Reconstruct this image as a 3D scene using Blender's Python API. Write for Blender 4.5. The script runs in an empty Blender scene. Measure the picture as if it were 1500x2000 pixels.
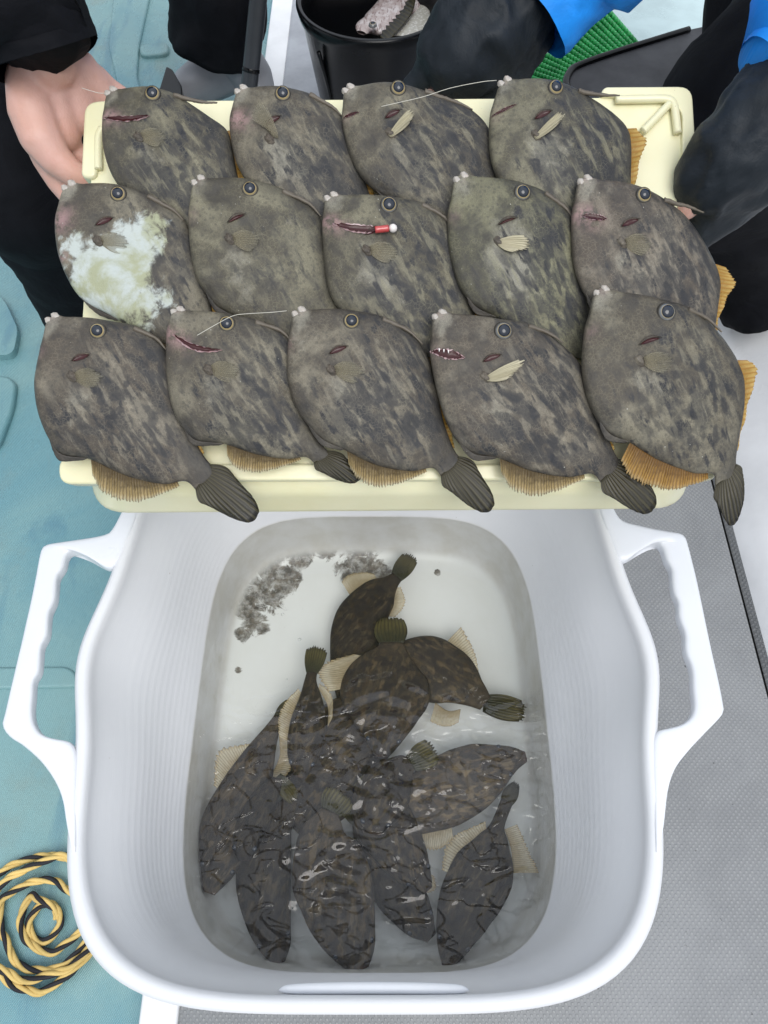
import bpy, bmesh, math, random
import numpy as np
from mathutils import Vector, Matrix, noise
random.seed(7); np.random.seed(7)
R = math.radians
sc = bpy.context.scene
COL = sc.collection
# ------------------------------------------------------------------ camera
CAM_H, PITCH, F = 0.99, R(30), 1444.0
cd = bpy.data.cameras.new('camera'); cam = bpy.data.objects.new('camera', cd); COL.objects.link(cam)
cam.location = (0, 0, CAM_H); cam.rotation_euler = (PITCH, 0, 0)
cd.sensor_fit = 'VERTICAL'; cd.sensor_height = 24; cd.lens = 24 * F / 2000; cd.clip_start = .02; cd.clip_end = 500
sc.camera = cam
# ------------------------------------------------------------------ light
EL, AZ = R(58), R(200)
w = bpy.data.worlds.new("World"); sc.world = w; w.use_nodes = True
nt = w.node_tree; bg = nt.nodes['Background']
sky = nt.nodes.new('ShaderNodeTexSky'); sky.sky_type = 'NISHITA'; sky.sun_disc = False
sky.sun_elevation = EL; sky.sun_rotation = R(160); sky.dust_density = 4; sky.air_density = 1.0
hs = nt.nodes.new('ShaderNodeHueSaturation'); hs.inputs['Saturation'].default_value = .38
nt.links.new(sky.outputs[0], hs.inputs['Color'])
tcw = nt.nodes.new('ShaderNodeTexCoord'); spw = nt.nodes.new('ShaderNodeSeparateXYZ'); nt.links.new(tcw.outputs['Generated'], spw.inputs[0])
mrw = nt.nodes.new('ShaderNodeMapRange'); nt.links.new(spw.outputs[2], mrw.inputs[0]); mrw.inputs[1].default_value = 0; mrw.inputs[2].default_value = 1; mrw.inputs[3].default_value = 1.7; mrw.inputs[4].default_value = 5.6
nzw = nt.nodes.new('ShaderNodeTexNoise'); nt.links.new(tcw.outputs['Generated'], nzw.inputs['Vector']); nzw.inputs['Scale'].default_value = 3.5; nzw.inputs['Detail'].default_value = 5
mr2 = nt.nodes.new('ShaderNodeMapRange'); nt.links.new(nzw.outputs['Fac'], mr2.inputs[0]); mr2.inputs[1].default_value = .3; mr2.inputs[2].default_value = .7; mr2.inputs[3].default_value = .75; mr2.inputs[4].default_value = 1.2
mmw = nt.nodes.new('ShaderNodeMath'); mmw.operation = 'MULTIPLY'; nt.links.new(mrw.outputs[0], mmw.inputs[0]); nt.links.new(mr2.outputs[0], mmw.inputs[1])
cmw = nt.nodes.new('ShaderNodeVectorMath'); cmw.operation = 'SCALE'; cmw.inputs[0].default_value = (.90, .965, 1.05); nt.links.new(mmw.outputs[0], cmw.inputs['Scale'])
mxw = nt.nodes.new('ShaderNodeMix'); mxw.data_type = 'RGBA'; mxw.inputs[0].default_value = .8; nt.links.new(hs.outputs[0], mxw.inputs[6]); nt.links.new(cmw.outputs[0], mxw.inputs[7]); nt.links.new(mxw.outputs[2], bg.inputs['Color'])
bg.inputs['Strength'].default_value = .15
sd = bpy.data.lights.new('sun', 'SUN'); sun = bpy.data.objects.new('sun', sd); COL.objects.link(sun)
sd.energy = .85; sd.angle = R(36); sd.color = (1, .97, .92)
sundir = Vector((math.sin(R(160)) * math.cos(EL), math.cos(R(160)) * math.cos(EL), math.sin(EL)))
sun.rotation_euler = sundir.to_track_quat('Z', 'Y').to_euler()
sc.view_settings.view_transform = 'Standard'; sc.view_settings.look = 'None'
sc.view_settings.exposure = .77; sc.view_settings.gamma = 1
sc.cycles.max_bounces = 8; sc.cycles.transparent_max_bounces = 12

# ------------------------------------------------------------------ helpers
SP, CP = math.sin(PITCH), math.cos(PITCH)
CAMP = np.array([0, 0, CAM_H])
def ray(px):
    px = np.asarray(px, float); dx = (px[..., 0] - 750) / F; dy = (1000 - px[..., 1]) / F
    return np.stack([dx, SP + dy * CP, -CP + dy * SP], -1)
def hit(px, o, n):
    d = ray(px); o = np.asarray(o, float); n = np.asarray(n, float)
    t = ((o - CAMP) @ n) / (d @ n)
    return CAMP + d * t[..., None]
def at(px, py, z=0.):
    return hit(np.array([[px, py]]), (0, 0, z), (0, 0, 1))[0]
def atd(px, py, depth):                      # a point at a distance measured along the viewing axis
    return CAMP + ray(np.array([px, py])) * depth
def tag(o, label=None, cat=None, group=None, kind=None):
    if label: o['label'] = label
    if cat: o['category'] = cat
    if group: o['group'] = group
    if kind: o['kind'] = kind
    return o
def empty(name, loc, rot=None):
    o = bpy.data.objects.new(name, None); COL.objects.link(o); o.empty_display_size = .02
    o.matrix_world = Matrix.Translation(Vector(loc)) @ (rot.to_4x4() if rot is not None else Matrix())
    return o
def mk(name, vs, fs, mat=None, parent=None, smooth=True, world=False, uv=None, zone=None, mats=None):
    me = bpy.data.meshes.new(name); me.from_pydata([tuple(map(float, v)) for v in vs], [], [tuple(map(int, f)) for f in fs])
    if uv is not None:
        l = me.uv_layers.new(name='UVMap'); idx = np.zeros(len(me.loops), int); me.loops.foreach_get('vertex_index', idx)
        l.data.foreach_set('uv', np.asarray(uv, np.float32)[idx].ravel())
    if zone is not None:
        for k, a in zone.items():
            at_ = me.attributes.new(k, 'FLOAT', 'POINT'); at_.data.foreach_set('value', np.asarray(a, np.float32))
    if smooth: me.polygons.foreach_set('use_smooth', [True] * len(me.polygons))
    me.update()
    o = bpy.data.objects.new(name, me); COL.objects.link(o)
    if mat: me.materials.append(mat)
    if parent is not None:
        o.parent = parent
        if world: o.matrix_local = parent.matrix_world.inverted()
    return o
def fix_normals(o):
    bm = bmesh.new(); bm.from_mesh(o.data); bmesh.ops.recalc_face_normals(bm, faces=bm.faces); bm.to_mesh(o.data); bm.free(); return o
def crom(pts, n, closed=False):
    p = np.asarray(pts, float)
    if closed: p = np.vstack([p, p[:1]])
    if closed: q = np.vstack([p[-2:-1], p, p[1:2]])
    else: q = np.vstack([2 * p[0] - p[1], p, 2 * p[-1] - p[-2]])
    out = []
    for i in range(1, len(q) - 2):
        a, b, c, d = q[i - 1], q[i], q[i + 1], q[i + 2]
        for t in np.linspace(0, 1, 12, endpoint=False):
            out.append(.5 * ((2 * b) + (c - a) * t + (2 * a - 5 * b + 4 * c - d) * t * t + (3 * b - a - 3 * c + d) * t ** 3))
    out.append(q[-2]); out = np.array(out)
    s = np.r_[0, np.cumsum(np.linalg.norm(np.diff(out, axis=0), axis=1))]
    ss = np.linspace(0, s[-1], n + 1)[:-1] if closed else np.linspace(0, s[-1], n)
    return np.stack([np.interp(ss, s, out[:, k]) for k in range(out.shape[1])], -1)
def gridfaces(nu, nv, wrap=False, off=0):
    f = []
    for i in range(nu - 1):
        for j in range(nv if wrap else nv - 1):
            a = i * nv + j; b = i * nv + (j + 1) % nv
            f.append((off + a, off + b, off + b + nv, off + a + nv))
    return f
def tube(name, pts, rad, mat, parent=None, n=10, seg=None, world=True, flat=1.0, caps=True, wob=0., sc_=8., up=(0, 0, 1)):
    pts = np.asarray(pts, float)
    rad = np.asarray(rad, float) * np.ones(len(pts))
    seg = seg or len(pts) * 5
    pr = crom(np.c_[pts, rad], seg); P, r = pr[:, :3], pr[:, 3]
    vs = []
    s = None
    for i in range(len(P)):
        t = P[min(i + 1, len(P) - 1)] - P[max(i - 1, 0)]; t /= np.linalg.norm(t) + 1e-9
        if s is None:
            s = np.cross(t, np.asarray(up, float))
            if np.linalg.norm(s) < .2: s = np.cross(t, (0, 1, .2))
        s = s - t * (s @ t); s /= np.linalg.norm(s); u = np.cross(s, t)
        for j in range(n):
            a = 2 * math.pi * j / n
            d = s * math.cos(a) + u * math.sin(a) * flat
            rr = r[i]
            q = P[i] + d * rr
            if wob:
                nv = noise.fractal(Vector(q * sc_), .8, 2.1, 4); rr *= 1 + wob * nv
                rd = abs(noise.noise(Vector(q * sc_ * 1.7 + 5))); rr *= 1 - wob * .5 * (1 - rd * 2.5 if rd < .4 else 0)
            vs.append(P[i] + d * rr)
    fs = gridfaces(len(P), n, True)
    if caps:
        vs += [P[0], P[-1]]; k = len(P) * n
        fs += [(k, (j + 1) % n, j) for j in range(n)] + [(k + 1, k - n + j, k - n + (j + 1) % n) for j in range(n)]
    return mk(name, vs, fs, mat, parent, world=world)
def blob(name, c, r, mat, parent, world=True, nu=20, nv=14, wob=0., s=30.):
    vs = []; c = np.asarray(c, float); r = np.asarray(r, float) * np.ones(3)
    for i in range(nv + 1):
        th = math.pi * i / nv
        for j in range(nu):
            ph = 2 * math.pi * j / nu
            d = np.array([math.sin(th) * math.cos(ph), math.sin(th) * math.sin(ph), math.cos(th)])
            k = 1 + (wob * noise.noise(Vector(d * 2 + c * s)) if wob else 0)
            vs.append(c + d * r * k)
    return mk(name, vs, gridfaces(nv + 1, nu, True), mat, parent, world=world)
def prism(name, poly, z0, z1, mat, parent=None, frame=None, bevel=0., segs=3, smooth=False, world=True):
    """poly: (x,y) points; extruded z0..z1, in frame (Matrix) or the world"""
    bm = bmesh.new(); lo = [bm.verts.new((x, y, z0)) for x, y in poly]; hi = [bm.verts.new((x, y, z1)) for x, y in poly]
    n = len(poly)
    bm.faces.new(lo[::-1]); bm.faces.new(hi)
    for i in range(n): bm.faces.new((lo[i], lo[(i + 1) % n], hi[(i + 1) % n], hi[i]))
    bmesh.ops.recalc_face_normals(bm, faces=bm.faces)
    if frame is not None: bm.transform(frame)
    me = bpy.data.meshes.new(name); bm.to_mesh(me); bm.free(); me.materials.append(mat)
    o = bpy.data.objects.new(name, me); COL.objects.link(o)
    if bevel:
        m = o.modifiers.new('bevel', 'BEVEL'); m.width = bevel; m.segments = segs; m.limit_method = 'ANGLE'; m.angle_limit = R(40)
    me.polygons.foreach_set('use_smooth', [True] * len(me.polygons))
    m = o.modifiers.new('wn', 'WEIGHTED_NORMAL')
    if parent is not None:
        o.parent = parent
        if world: o.matrix_local = parent.matrix_world.inverted()
    return o
def rrect(x0, y0, x1, y1, r, n=6):
    out = []
    for cx, cy, a0 in ((x1 - r, y1 - r, 0), (x0 + r, y1 - r, 90), (x0 + r, y0 + r, 180), (x1 - r, y0 + r, 270)):
        for k in range(n + 1):
            a = R(a0 + 90 * k / n); out.append((cx + r * math.cos(a), cy + r * math.sin(a)))
    return out
def roundpoly(pts, r, n=5):
    out = []; N = len(pts); P = [np.array(p, float) for p in pts]
    for i in range(N):
        a, b, c = P[i - 1], P[i], P[(i + 1) % N]
        d1 = a - b; d2 = c - b; l1 = np.linalg.norm(d1); l2 = np.linalg.norm(d2)
        rr = min(r, l1 * .45, l2 * .45); p = b + d1 / l1 * rr; q = b + d2 / l2 * rr
        for k in range(n + 1):
            t = k / n; out.append(tuple((1 - t) ** 2 * p + 2 * t * (1 - t) * b + t * t * q))
    return out
# ------------------------------------------------------------------ material builder
class G:
    def __init__(s, name, rough=.5, spec=.5, coat=0., color=None, sub=0., metal=0.):
        s.m = bpy.data.materials.new(name); s.m.use_nodes = True; s.t = s.m.node_tree; s.b = s.t.nodes['Principled BSDF']
        s.b.inputs['Roughness'].default_value = rough; s.b.inputs['Specular IOR Level'].default_value = spec
        s.b.inputs['Coat Weight'].default_value = coat; s.b.inputs['Coat Roughness'].default_value = .12; s.b.inputs['Metallic'].default_value = metal
        if sub:
            s.b.inputs['Subsurface Weight'].default_value = sub; s.b.inputs['Subsurface Scale'].default_value = .006
            s.b.inputs['Subsurface Radius'].default_value = (1, .4, .25)
        if color: s.b.inputs['Base Color'].default_value = (*color, 1)
        s.co = s.t.nodes.new('ShaderNodeTexCoord')
    def n(s, kind, **kw):
        nd = s.t.nodes.new('ShaderNode' + kind)
        for k, v in kw.items(): setattr(nd, k, v)
        return nd
    def l(s, a, b): s.t.links.new(a, b)
    def setin(s, sock, v):
        if hasattr(v, 'links'): s.l(v, sock)
        else:
            if isinstance(v, tuple) and len(v) == 3 and sock.type == 'RGBA': v = (*v, 1)
            sock.default_value = v
    def map(s, vec, scale=(1, 1, 1), rot=(0, 0, 0), loc=(0, 0, 0)):
        m = s.n('Mapping'); s.l(vec, m.inputs[0]); m.inputs['Scale'].default_value = scale; m.inputs['Rotation'].default_value = rot
        s.setin(m.inputs['Location'], loc); return m.outputs[0]
    def noise(s, vec, scale, detail=4, rough=.55, dist=0., w=None):
        m = s.n('TexNoise'); s.l(vec, m.inputs['Vector']); m.inputs['Scale'].default_value = scale; m.inputs['Detail'].default_value = detail
        m.inputs['Roughness'].default_value = rough; m.inputs['Distortion'].default_value = dist
        if w is not None: m.noise_dimensions = '4D'; s.l(w, m.inputs['W'])
        return m.outputs['Fac']
    def vor(s, vec, scale, feature='F1', rnd=1.):
        m = s.n('TexVoronoi'); m.feature = feature; s.l(vec, m.inputs['Vector']); m.inputs['Scale'].default_value = scale; m.inputs['Randomness'].default_value = rnd
        return m.outputs['Distance']
    def ramp(s, v, a, b, lo=0., hi=1.):
        m = s.n('MapRange'); m.interpolation_type = 'SMOOTHSTEP'; s.l(v, m.inputs[0])
        m.inputs[1].default_value = a; m.inputs[2].default_value = b; m.inputs[3].default_value = lo; m.inputs[4].default_value = hi; return m.outputs[0]
    def math(s, op, a, b=0., c=None):
        m = s.n('Math'); m.operation = op; s.setin(m.inputs[0], a); s.setin(m.inputs[1], b)
        if c is not None: s.setin(m.inputs[2], c)
        return m.outputs[0]
    def mix(s, f, a, b):
        m = s.n('Mix'); m.data_type = 'RGBA'; s.setin(m.inputs[0], f); s.setin(m.inputs[6], a); s.setin(m.inputs[7], b); return m.outputs[2]
    def attr(s, name):
        m = s.n('Attribute'); m.attribute_name = name; return m.outputs['Fac']
    def color(s, v): s.setin(s.b.inputs['Base Color'], v)
    def rough(s, v): s.setin(s.b.inputs['Roughness'], v)
    def bump(s, h, dist, strength=1., prev=None):
        m = s.n('Bump'); m.inputs['Distance'].default_value = dist; m.inputs['Strength'].default_value = strength; s.l(h, m.inputs['Height'])
        if prev is not None: s.l(prev, m.inputs['Normal'])
        s.l(m.outputs[0], s.b.inputs['Normal']); return m.outputs[0]
    def rnd(s): return s.n('ObjectInfo').outputs['Random']

def skin_mat(name, dark=1., lightness=1., tint=(1, 1, 1), fine=1.):
    g = G(name, rough=.40, spec=.30, coat=.03); o = g.co.outputs['Object']; r = g.math('MULTIPLY', g.attr('seed'), 37.)
    w = r
    big = g.noise(o, 26, 5, .6, .4, w); mid = g.noise(o, 75, 5, .62, .3, w)
    st = g.map(o, (.40, 1.1, 1)); bl = g.noise(st, 120, 1.4, .45, .25, w); bl2 = g.noise(g.map(o, (.5, 1.1, 1), loc=(.3, .2, 0)), 85, 3, .55, .5, w)
    grain = g.noise(o, 1500, 3, .7); cell = g.vor(o, 330, 'DISTANCE_TO_EDGE')
    L = lightness
    hue = g.mix(g.attr('hue'), (.130 * L, .105 * L, .080 * L), (.114 * L, .108 * L, .070 * L))
    lite = g.mix(g.attr('hue'), (.42 * L, .37 * L, .285 * L), (.39 * L, .375 * L, .23 * L))
    c = g.mix(g.ramp(mid, .36, .60), g.mix(.6, hue, (.04, .037, .034)), hue)
    c = g.mix(g.math('MULTIPLY', g.ramp(big, .45, .66), .62), c, lite)
    c = g.mix(g.math('MULTIPLY', g.ramp(g.math('ADD', mid, g.math('MULTIPLY', g.attr('pale'), .5)), .60, .98), .7), c, (.46 * L, .44 * L, .36 * L))
    bm = g.math('MULTIPLY', g.ramp(g.math('ADD', bl, g.math('MULTIPLY', g.attr('spots'), .16)), .585, .69), g.attr('spots'))
    c = g.mix(g.math('MULTIPLY', bm, .55 * dark), c, (.022, .024, .028))
    bm2 = g.math('MULTIPLY', g.ramp(bl2, .5, .68), g.attr('spots'))
    c = g.mix(g.math('MULTIPLY', bm2, .45), c, (.05, .048, .046))
    rotd = g.map(o, (1, 1, 1), rot=(0, 0, .24)); sv = g.map(rotd, (.24, 1.1, 1)); sn = g.noise(sv, 150, 3, .55, .35, w)
    dash = g.ramp(g.noise(g.map(rotd, (.7, .9, 1)), 125, 2, .5, 0, w), .42, .56)
    sk = g.math('MULTIPLY', g.math('MULTIPLY', g.ramp(sn, .51, .60), dash), g.ramp(g.attr('spots'), .12, .5))
    c = g.mix(g.math('MULTIPLY', g.math('MULTIPLY', g.ramp(sn, .47, .36), g.attr('spots')), .45), c, lite)
    c = g.mix(g.math('MULTIPLY', sk, .82 * dark), c, (.024, .025, .029))
    bt = g.ramp(g.math('ADD', g.attr('blot'), g.math('MULTIPLY', g.math('SUBTRACT', g.noise(o, 170, 3, .6), .5), .7)), .22, .55)
    c = g.mix(g.math('MULTIPLY', bt, .72), c, (.016, .018, .024))
    net = g.math('MULTIPLY', g.ramp(cell, .10, .02), g.ramp(mid, .4, .6))
    c = g.mix(g.math('MULTIPLY', g.math('MULTIPLY', net, .24 * fine), g.math('SUBTRACT', 1., bt)), c, lite)
    dots = g.math('MULTIPLY', g.ramp(g.vor(o, 260), .42, .2), g.ramp(big, .35, .6)); c = g.mix(g.math('MULTIPLY', dots, .38 * fine), c, (.045, .042, .040))
    c = g.mix(g.ramp(grain, .38, .68, 0., .42 * fine), c, (.04, .038, .036))
    c = g.mix(g.math('MULTIPLY', g.attr('dark'), .75), c, (.045, .042, .038))
    pk = g.math('MULTIPLY', g.math('MULTIPLY', g.attr('pink'), .45), g.ramp(g.noise(o, 190, 5, .65), .34, .58))
    c = g.mix(pk, c, (.55, .33, .34))
    wh = g.ramp(g.math('ADD', g.attr('white'), g.math('MULTIPLY', g.math('SUBTRACT', g.noise(o, 75, 7, .68, .6, w), .5), 1.7)), .42, .72)
    c = g.mix(g.math('MULTIPLY', wh, .92), c, g.mix(g.ramp(big, .42, .55), (.36, .38, .25), (.50, .55, .53)))
    fk = g.ramp(g.noise(g.map(o, (1, 1, 1), loc=(.5, .1, 0)), 330, 3, .6), .735, .76, 0, .75 * fine); c = g.mix(fk, c, (.55, .54, .48))
    tn = g.n('Mix'); tn.data_type = 'RGBA'; tn.blend_type = 'MULTIPLY'; tn.inputs[0].default_value = 1; g.l(c, tn.inputs[6]); cb = g.n('CombineXYZ'); tq = g.math('ADD', g.attr('tone'), 1.)
    for q_ in range(3): g.l(tq, cb.inputs[q_])
    g.l(cb.outputs[0], tn.inputs[7]); c = tn.outputs[2]
    if tint != (1, 1, 1):
        mm = g.n('Mix'); mm.data_type = 'RGBA'; mm.blend_type = 'MULTIPLY'; mm.inputs[0].default_value = 1; g.l(c, mm.inputs[6]); mm.inputs[7].default_value = (*tint, 1); c = mm.outputs[2]
    g.color(c); g.rough(g.ramp(mid, .3, .7, .27, .5))
    n1 = g.bump(grain, .0007, .6 * fine); n2 = g.bump(cell, .0005, .4 * fine, n1); g.bump(mid, .0022, .6, n2)
    return g.m
def fin_mat(name, c0, c1, edge, ray_c, nrays=30, opac=.9, trans=.35, dark=(.03, .028, .02)):
    g = G(name, rough=.4, spec=.4); uv = g.n('UVMap').outputs[0]; sp = g.n('SeparateXYZ'); g.l(uv, sp.inputs[0]); u, v = sp.outputs[0], sp.outputs[1]
    nz = g.noise(g.map(uv, (6, 2, 1)), 3, 4)
    wv = g.math('SINE', g.math('MULTIPLY', g.math('ADD', u, g.math('MULTIPLY', nz, .02)), nrays * 2 * math.pi)); rr = g.ramp(wv, .1, .8)
    nz2 = g.noise(g.map(uv, (3, 30, 1)), 1, 3)
    c = g.mix(g.ramp(g.math('ADD', v, g.math('MULTIPLY', g.math('SUBTRACT', nz, .5), .8)), .15, .95), c0, c1)
    c = g.mix(g.math('MULTIPLY', g.ramp(v, .78, 1.), .7), c, edge)
    c = g.mix(g.math('MULTIPLY', rr, .6), c, ray_c)
    g.color(c); g.bump(wv, .0003, .6)
    t = g.n('BsdfTranslucent'); g.setin(t.inputs[0], c); mx = g.n('MixShader'); mx.inputs[0].default_value = trans
    g.l(g.b.outputs[0], mx.inputs[1]); g.l(t.outputs[0], mx.inputs[2])
    tr = g.n('BsdfTransparent'); m2 = g.n('MixShader'); g.setin(m2.inputs[0], g.ramp(v, .0, 1., min(1., opac + .08), opac - .12)); g.l(tr.outputs[0], m2.inputs[1]); g.l(mx.outputs[0], m2.inputs[2])
    g.l(m2.outputs[0], g.t.nodes['Material Output'].inputs[0]); return g.m
def plastic(name, c, rough=.35, var=.04, scr=0., spec=.5, coat=0., sub=0.):
    g = G(name, rough=rough, spec=spec, coat=coat, sub=sub); o = g.co.outputs['Object']
    n = g.noise(o, 9, 6, .6); n2 = g.noise(o, 130, 4, .7)
    d = tuple(x * (1 - var * 3) for x in c)
    cc = g.mix(g.ramp(n, .3, .75), c, d); cc = g.mix(g.ramp(n2, .72, .80, 0, .25), cc, tuple(x * .45 for x in c))
    g.color(cc); g.rough(g.ramp(n, .3, .7, rough * .85, rough * 1.25)); g.bump(n2, .0004, .25); return g.m
def cloth_mat(name, c, rough=.8, sheen=.15, fold=.004):
    g = G(name, rough=rough, spec=.25); o = g.co.outputs['Object']
    g.b.inputs['Sheen Weight'].default_value = 0; g.b.inputs['Specular IOR Level'].default_value = .18
    n = g.noise(o, 14, 5, .55, 1.2); f = g.noise(g.map(o, (1, 1, 1)), 700, 3, .7)
    sp = g.noise(o, 260, 2, .4)
    cc = g.mix(g.ramp(n, .3, .7), c, tuple(x * 1.5 + .002 for x in c)); cc = g.mix(g.ramp(sp, .80, .84, 0, .4), cc, tuple(min(1, x * 3 + .03) for x in c))
    g.color(cc); a = g.bump(n, fold, .9); g.bump(f, .0005, .5, a); return g.m
M = {}
M['skin_a'] = skin_mat('filefish_skin', 1.25, .74)
M['skin_w'] = skin_mat('filefish_skin_live', 1.25, .27, (1.12, .95, .78), .05); _b = M['skin_w'].node_tree.nodes['Principled BSDF']; _b.inputs['Coat Weight'].default_value = 0; _b.inputs['Specular IOR Level'].default_value = .06
M['lip'] = G('fish_lip', .4, .4, .2, (.42, .385, .345), .05).m
M['anal'] = fin_mat('amber_fin', (.10, .065, .022), (.46, .34, .15), (.74, .66, .47), (.11, .075, .03), 32, .90, .3)
M['analg'] = fin_mat('amber_fin_bright', (.20, .10, .02), (.50, .29, .07), (.62, .48, .26), (.14, .07, .02), 34, .98, .35)
M['dors'] = fin_mat('yellow_fin', (.42, .25, .06), (.62, .43, .13), (.7, .5, .2), (.40, .18, .02), 18, .98, .35)
M['tail'] = fin_mat('tail_fin', (.036, .031, .018), (.016, .015, .010), (.010, .009, .008), (.065, .055, .022), 13, .99, .1)
M['pect'] = fin_mat('pectoral_fin', (.34, .30, .20), (.34, .31, .22), (.36, .34, .26), (.12, .105, .08), 12, .42, .2)
M['pectb'] = fin_mat('pale_pectoral_fin', (.52, .47, .32), (.60, .55, .38), (.6, .55, .4), (.28, .25, .17), 12, .98, .1)
M['palefin'] = fin_mat('pale_fin', (.50, .40, .24), (.78, .70, .52), (.62, .45, .20), (.30, .24, .14), 24, .58, .3)
M['otail'] = fin_mat('olive_tail_fin', (.035, .035, .015), (.12, .10, .03), (.06, .05, .015), (.025, .022, .012), 9, .96, .3)
g = G('eye_iris', .2, .6, .8); sp = g.n('SeparateXYZ'); g.l(g.co.outputs['Object'], sp.inputs[0])
rad = g.math('SQRT', g.math('ADD', g.math('MULTIPLY', sp.outputs[0], sp.outputs[0]), g.math('MULTIPLY', sp.outputs[1], sp.outputs[1])))
g.color(g.mix(g.ramp(rad, .0052, .0057), (.34, .26, .12), (.16, .165, .165))); M['gold'] = g.m
M['eyering'] = G('eye_ring', .45, .3, .1, (.05, .046, .04)).m
M['pupil'] = G('eye_pupil', .10, .45, .25, (.012, .017, .028)).m
M['blood'] = G('wound_flesh', .35, .35, .15, (.035, .0012, .002)).m
M['pinkfl'] = G('pink_flesh', .3, .5, .5, (.46, .30, .31), .2).m
M['red'] = G('red_float', .25, .5, .6, (.45, .05, .05)).m
M['whitef'] = G('white_float', .3, .5, .4, (.75, .7, .68)).m
M['line'] = G('fishing_line', .3, .5, 0, (.62, .60, .52)).m
M['spine'] = plastic('spine_bone', (.12, .10, .075), .5, .1)
# ------------------------------------------------------------------ setting
def poly_sheet(name, pts, mat, z0, z1, bevel=0.): return tag(prism(name, pts, z0, z1, mat, bevel=bevel), kind='structure')
# teal painted floor
g = G('teal_floor', .3, .5, .25); o = g.co.outputs['Object']
n = g.noise(o, 3.2, 7, .6, .6); n2 = g.noise(g.map(o, (1, .35, 1), rot=(0, 0, .2)), 30, 6, .7)
wv = g.math('MULTIPLY', g.math('SINE', g.math('MULTIPLY', g.n('SeparateXYZ').outputs[0], 0.)), 0.)
c = g.mix(g.ramp(n, .35, .65), (.125, .285, .33), (.20, .355, .36)); c = g.mix(g.ramp(n2, .58, .8, 0, .4), c, (.22, .31, .30))
c = g.mix(g.ramp(g.noise(o, 55, 4, .7), .68, .76, 0, .6), c, (.08, .11, .10))
c = g.mix(g.math('MULTIPLY', g.ramp(g.noise(o, 7, 5, .6), .52, .75), .3), c, (.22, .20, .13)); c = g.mix(g.math('MULTIPLY', g.ramp(g.noise(g.map(o, (2.2, .5, 1), rot=(0, 0, .35)), 4, 6, .6, 1.), .52, .64), .5), c, (.065, .19, .27))
g.color(c); g.rough(g.ramp(n2, .3, .7, .12, .42))
sp = g.n('SeparateXYZ'); g.l(o, sp.inputs[0])
wvx = g.math('SINE', g.math('MULTIPLY', sp.outputs[0], 2400.)); wvy = g.math('SINE', g.math('MULTIPLY', sp.outputs[1], 1500.))
a = g.bump(g.math('MULTIPLY', wvx, wvy), .0005, .5); g.bump(n, .004, .5, a); M['teal'] = g.m
M['tealp'] = plastic('teal_paint', (.125, .27, .335), .25, .08)
poly_sheet('floor', [(-6, -3), (-.2, -3), (-.2, 6), (-6, 6)], M['teal'], -.12, -.035)
poly_sheet('sea', [(-60, -60), (60, -60), (60, 60), (-60, 60)], plastic('sea_water', (.05, .09, .10), .1, .1), -1.2, -1.1)
# grey deck with moulded dots
g = G('grey_deck', .4, .5, .1); o = g.co.outputs['Object']; sp = g.n('SeparateXYZ'); g.l(o, sp.inputs[0])
k = 2 * math.pi / .0072
dots = g.math('MULTIPLY', g.math('SINE', g.math('MULTIPLY', sp.outputs[0], k)), g.math('SINE', g.math('MULTIPLY', sp.outputs[1], k)))
dots = g.ramp(dots, .1, .55)
n = g.noise(o, 5, 6, .65, .5); n2 = g.noise(o, 40, 5, .7)
c = g.mix(g.ramp(n, .3, .7), (.20, .206, .213), (.255, .262, .27)); c = g.mix(g.math('MULTIPLY', dots, g.ramp(n2, .3, .6, .15, .5)), c, (.36, .37, .37))
c = g.mix(g.ramp(g.noise(o, 90, 3, .6), .70, .74, 0, .8), c, (.05, .05, .05)); c = g.mix(g.ramp(n2, .6, .8, 0, .3), c, (.33, .34, .34))
g.color(c); g.rough(g.ramp(n2, .3, .7, .3, .55)); g.bump(dots, .0012, .7); M['deck'] = g.m
M['white'] = plastic('white_gelcoat', (.86, .87, .89), .22, .05, coat=.3)
M['grey2'] = plastic('light_grey_gelcoat', (.40, .42, .46), .2, .1, coat=.3)
M['pale'] = plastic('pale_aqua_gelcoat', (.52, .66, .68), .25, .08)
M['dkgap'] = G('rubber_gasket', .7, .3, 0, (.012, .014, .012)).m
poly_sheet('deck', [(-.225, -1.2), (.518, -1.2), (.518, 1.16), (-.235, 1.16)], M['deck'], -.12, 0.)
poly_sheet('deck_seam', [(.518, -1.2), (.524, -1.2), (.524, 1.16), (.518, 1.16)], M['dkgap'], -.12, -.006)
poly_sheet('deck_edge', [(.524, -1.2), (.60, -1.2), (.60, 1.16), (.524, 1.16)], M['deck'], -.12, .001)
poly_sheet('deck_border', [(-.262, -1.2), (-.2252, -1.2), (-.2352, 3.2), (-.295, 3.2)], M['white'], -.12, .006, .004)
poly_sheet('hatch_cover', [(-.235, 1.17), (.42, 1.17), (.42, 3.2), (-.235, 3.2)], M['grey2'], -.12, .012, .01)
poly_sheet('side_deck', [(.425, 1.17), (3., 1.17), (3., 3.2), (.425, 3.2)], M['pale'], -.12, .02, .01)
# white bulwark to the right, curved at its foot
prof = [(.532, .002), (.537, .012), (.550, .026), (.59, .060), (.65, .105), (.72, .145), (.80, .17), (.90, .18), (1.0, .18), (1.04, .14), (1.05, -.2)]
pc = crom(prof, 40); ys = np.linspace(-1.2, 1.16, 30)
vs = [(x, y, z) for y in ys for x, z in pc]
b = mk('bulwark', vs, gridfaces(30, 40), M['white']); tag(b, 'white moulded hull side wall rising at the right edge beside the grey deck', 'hull wall')
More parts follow.
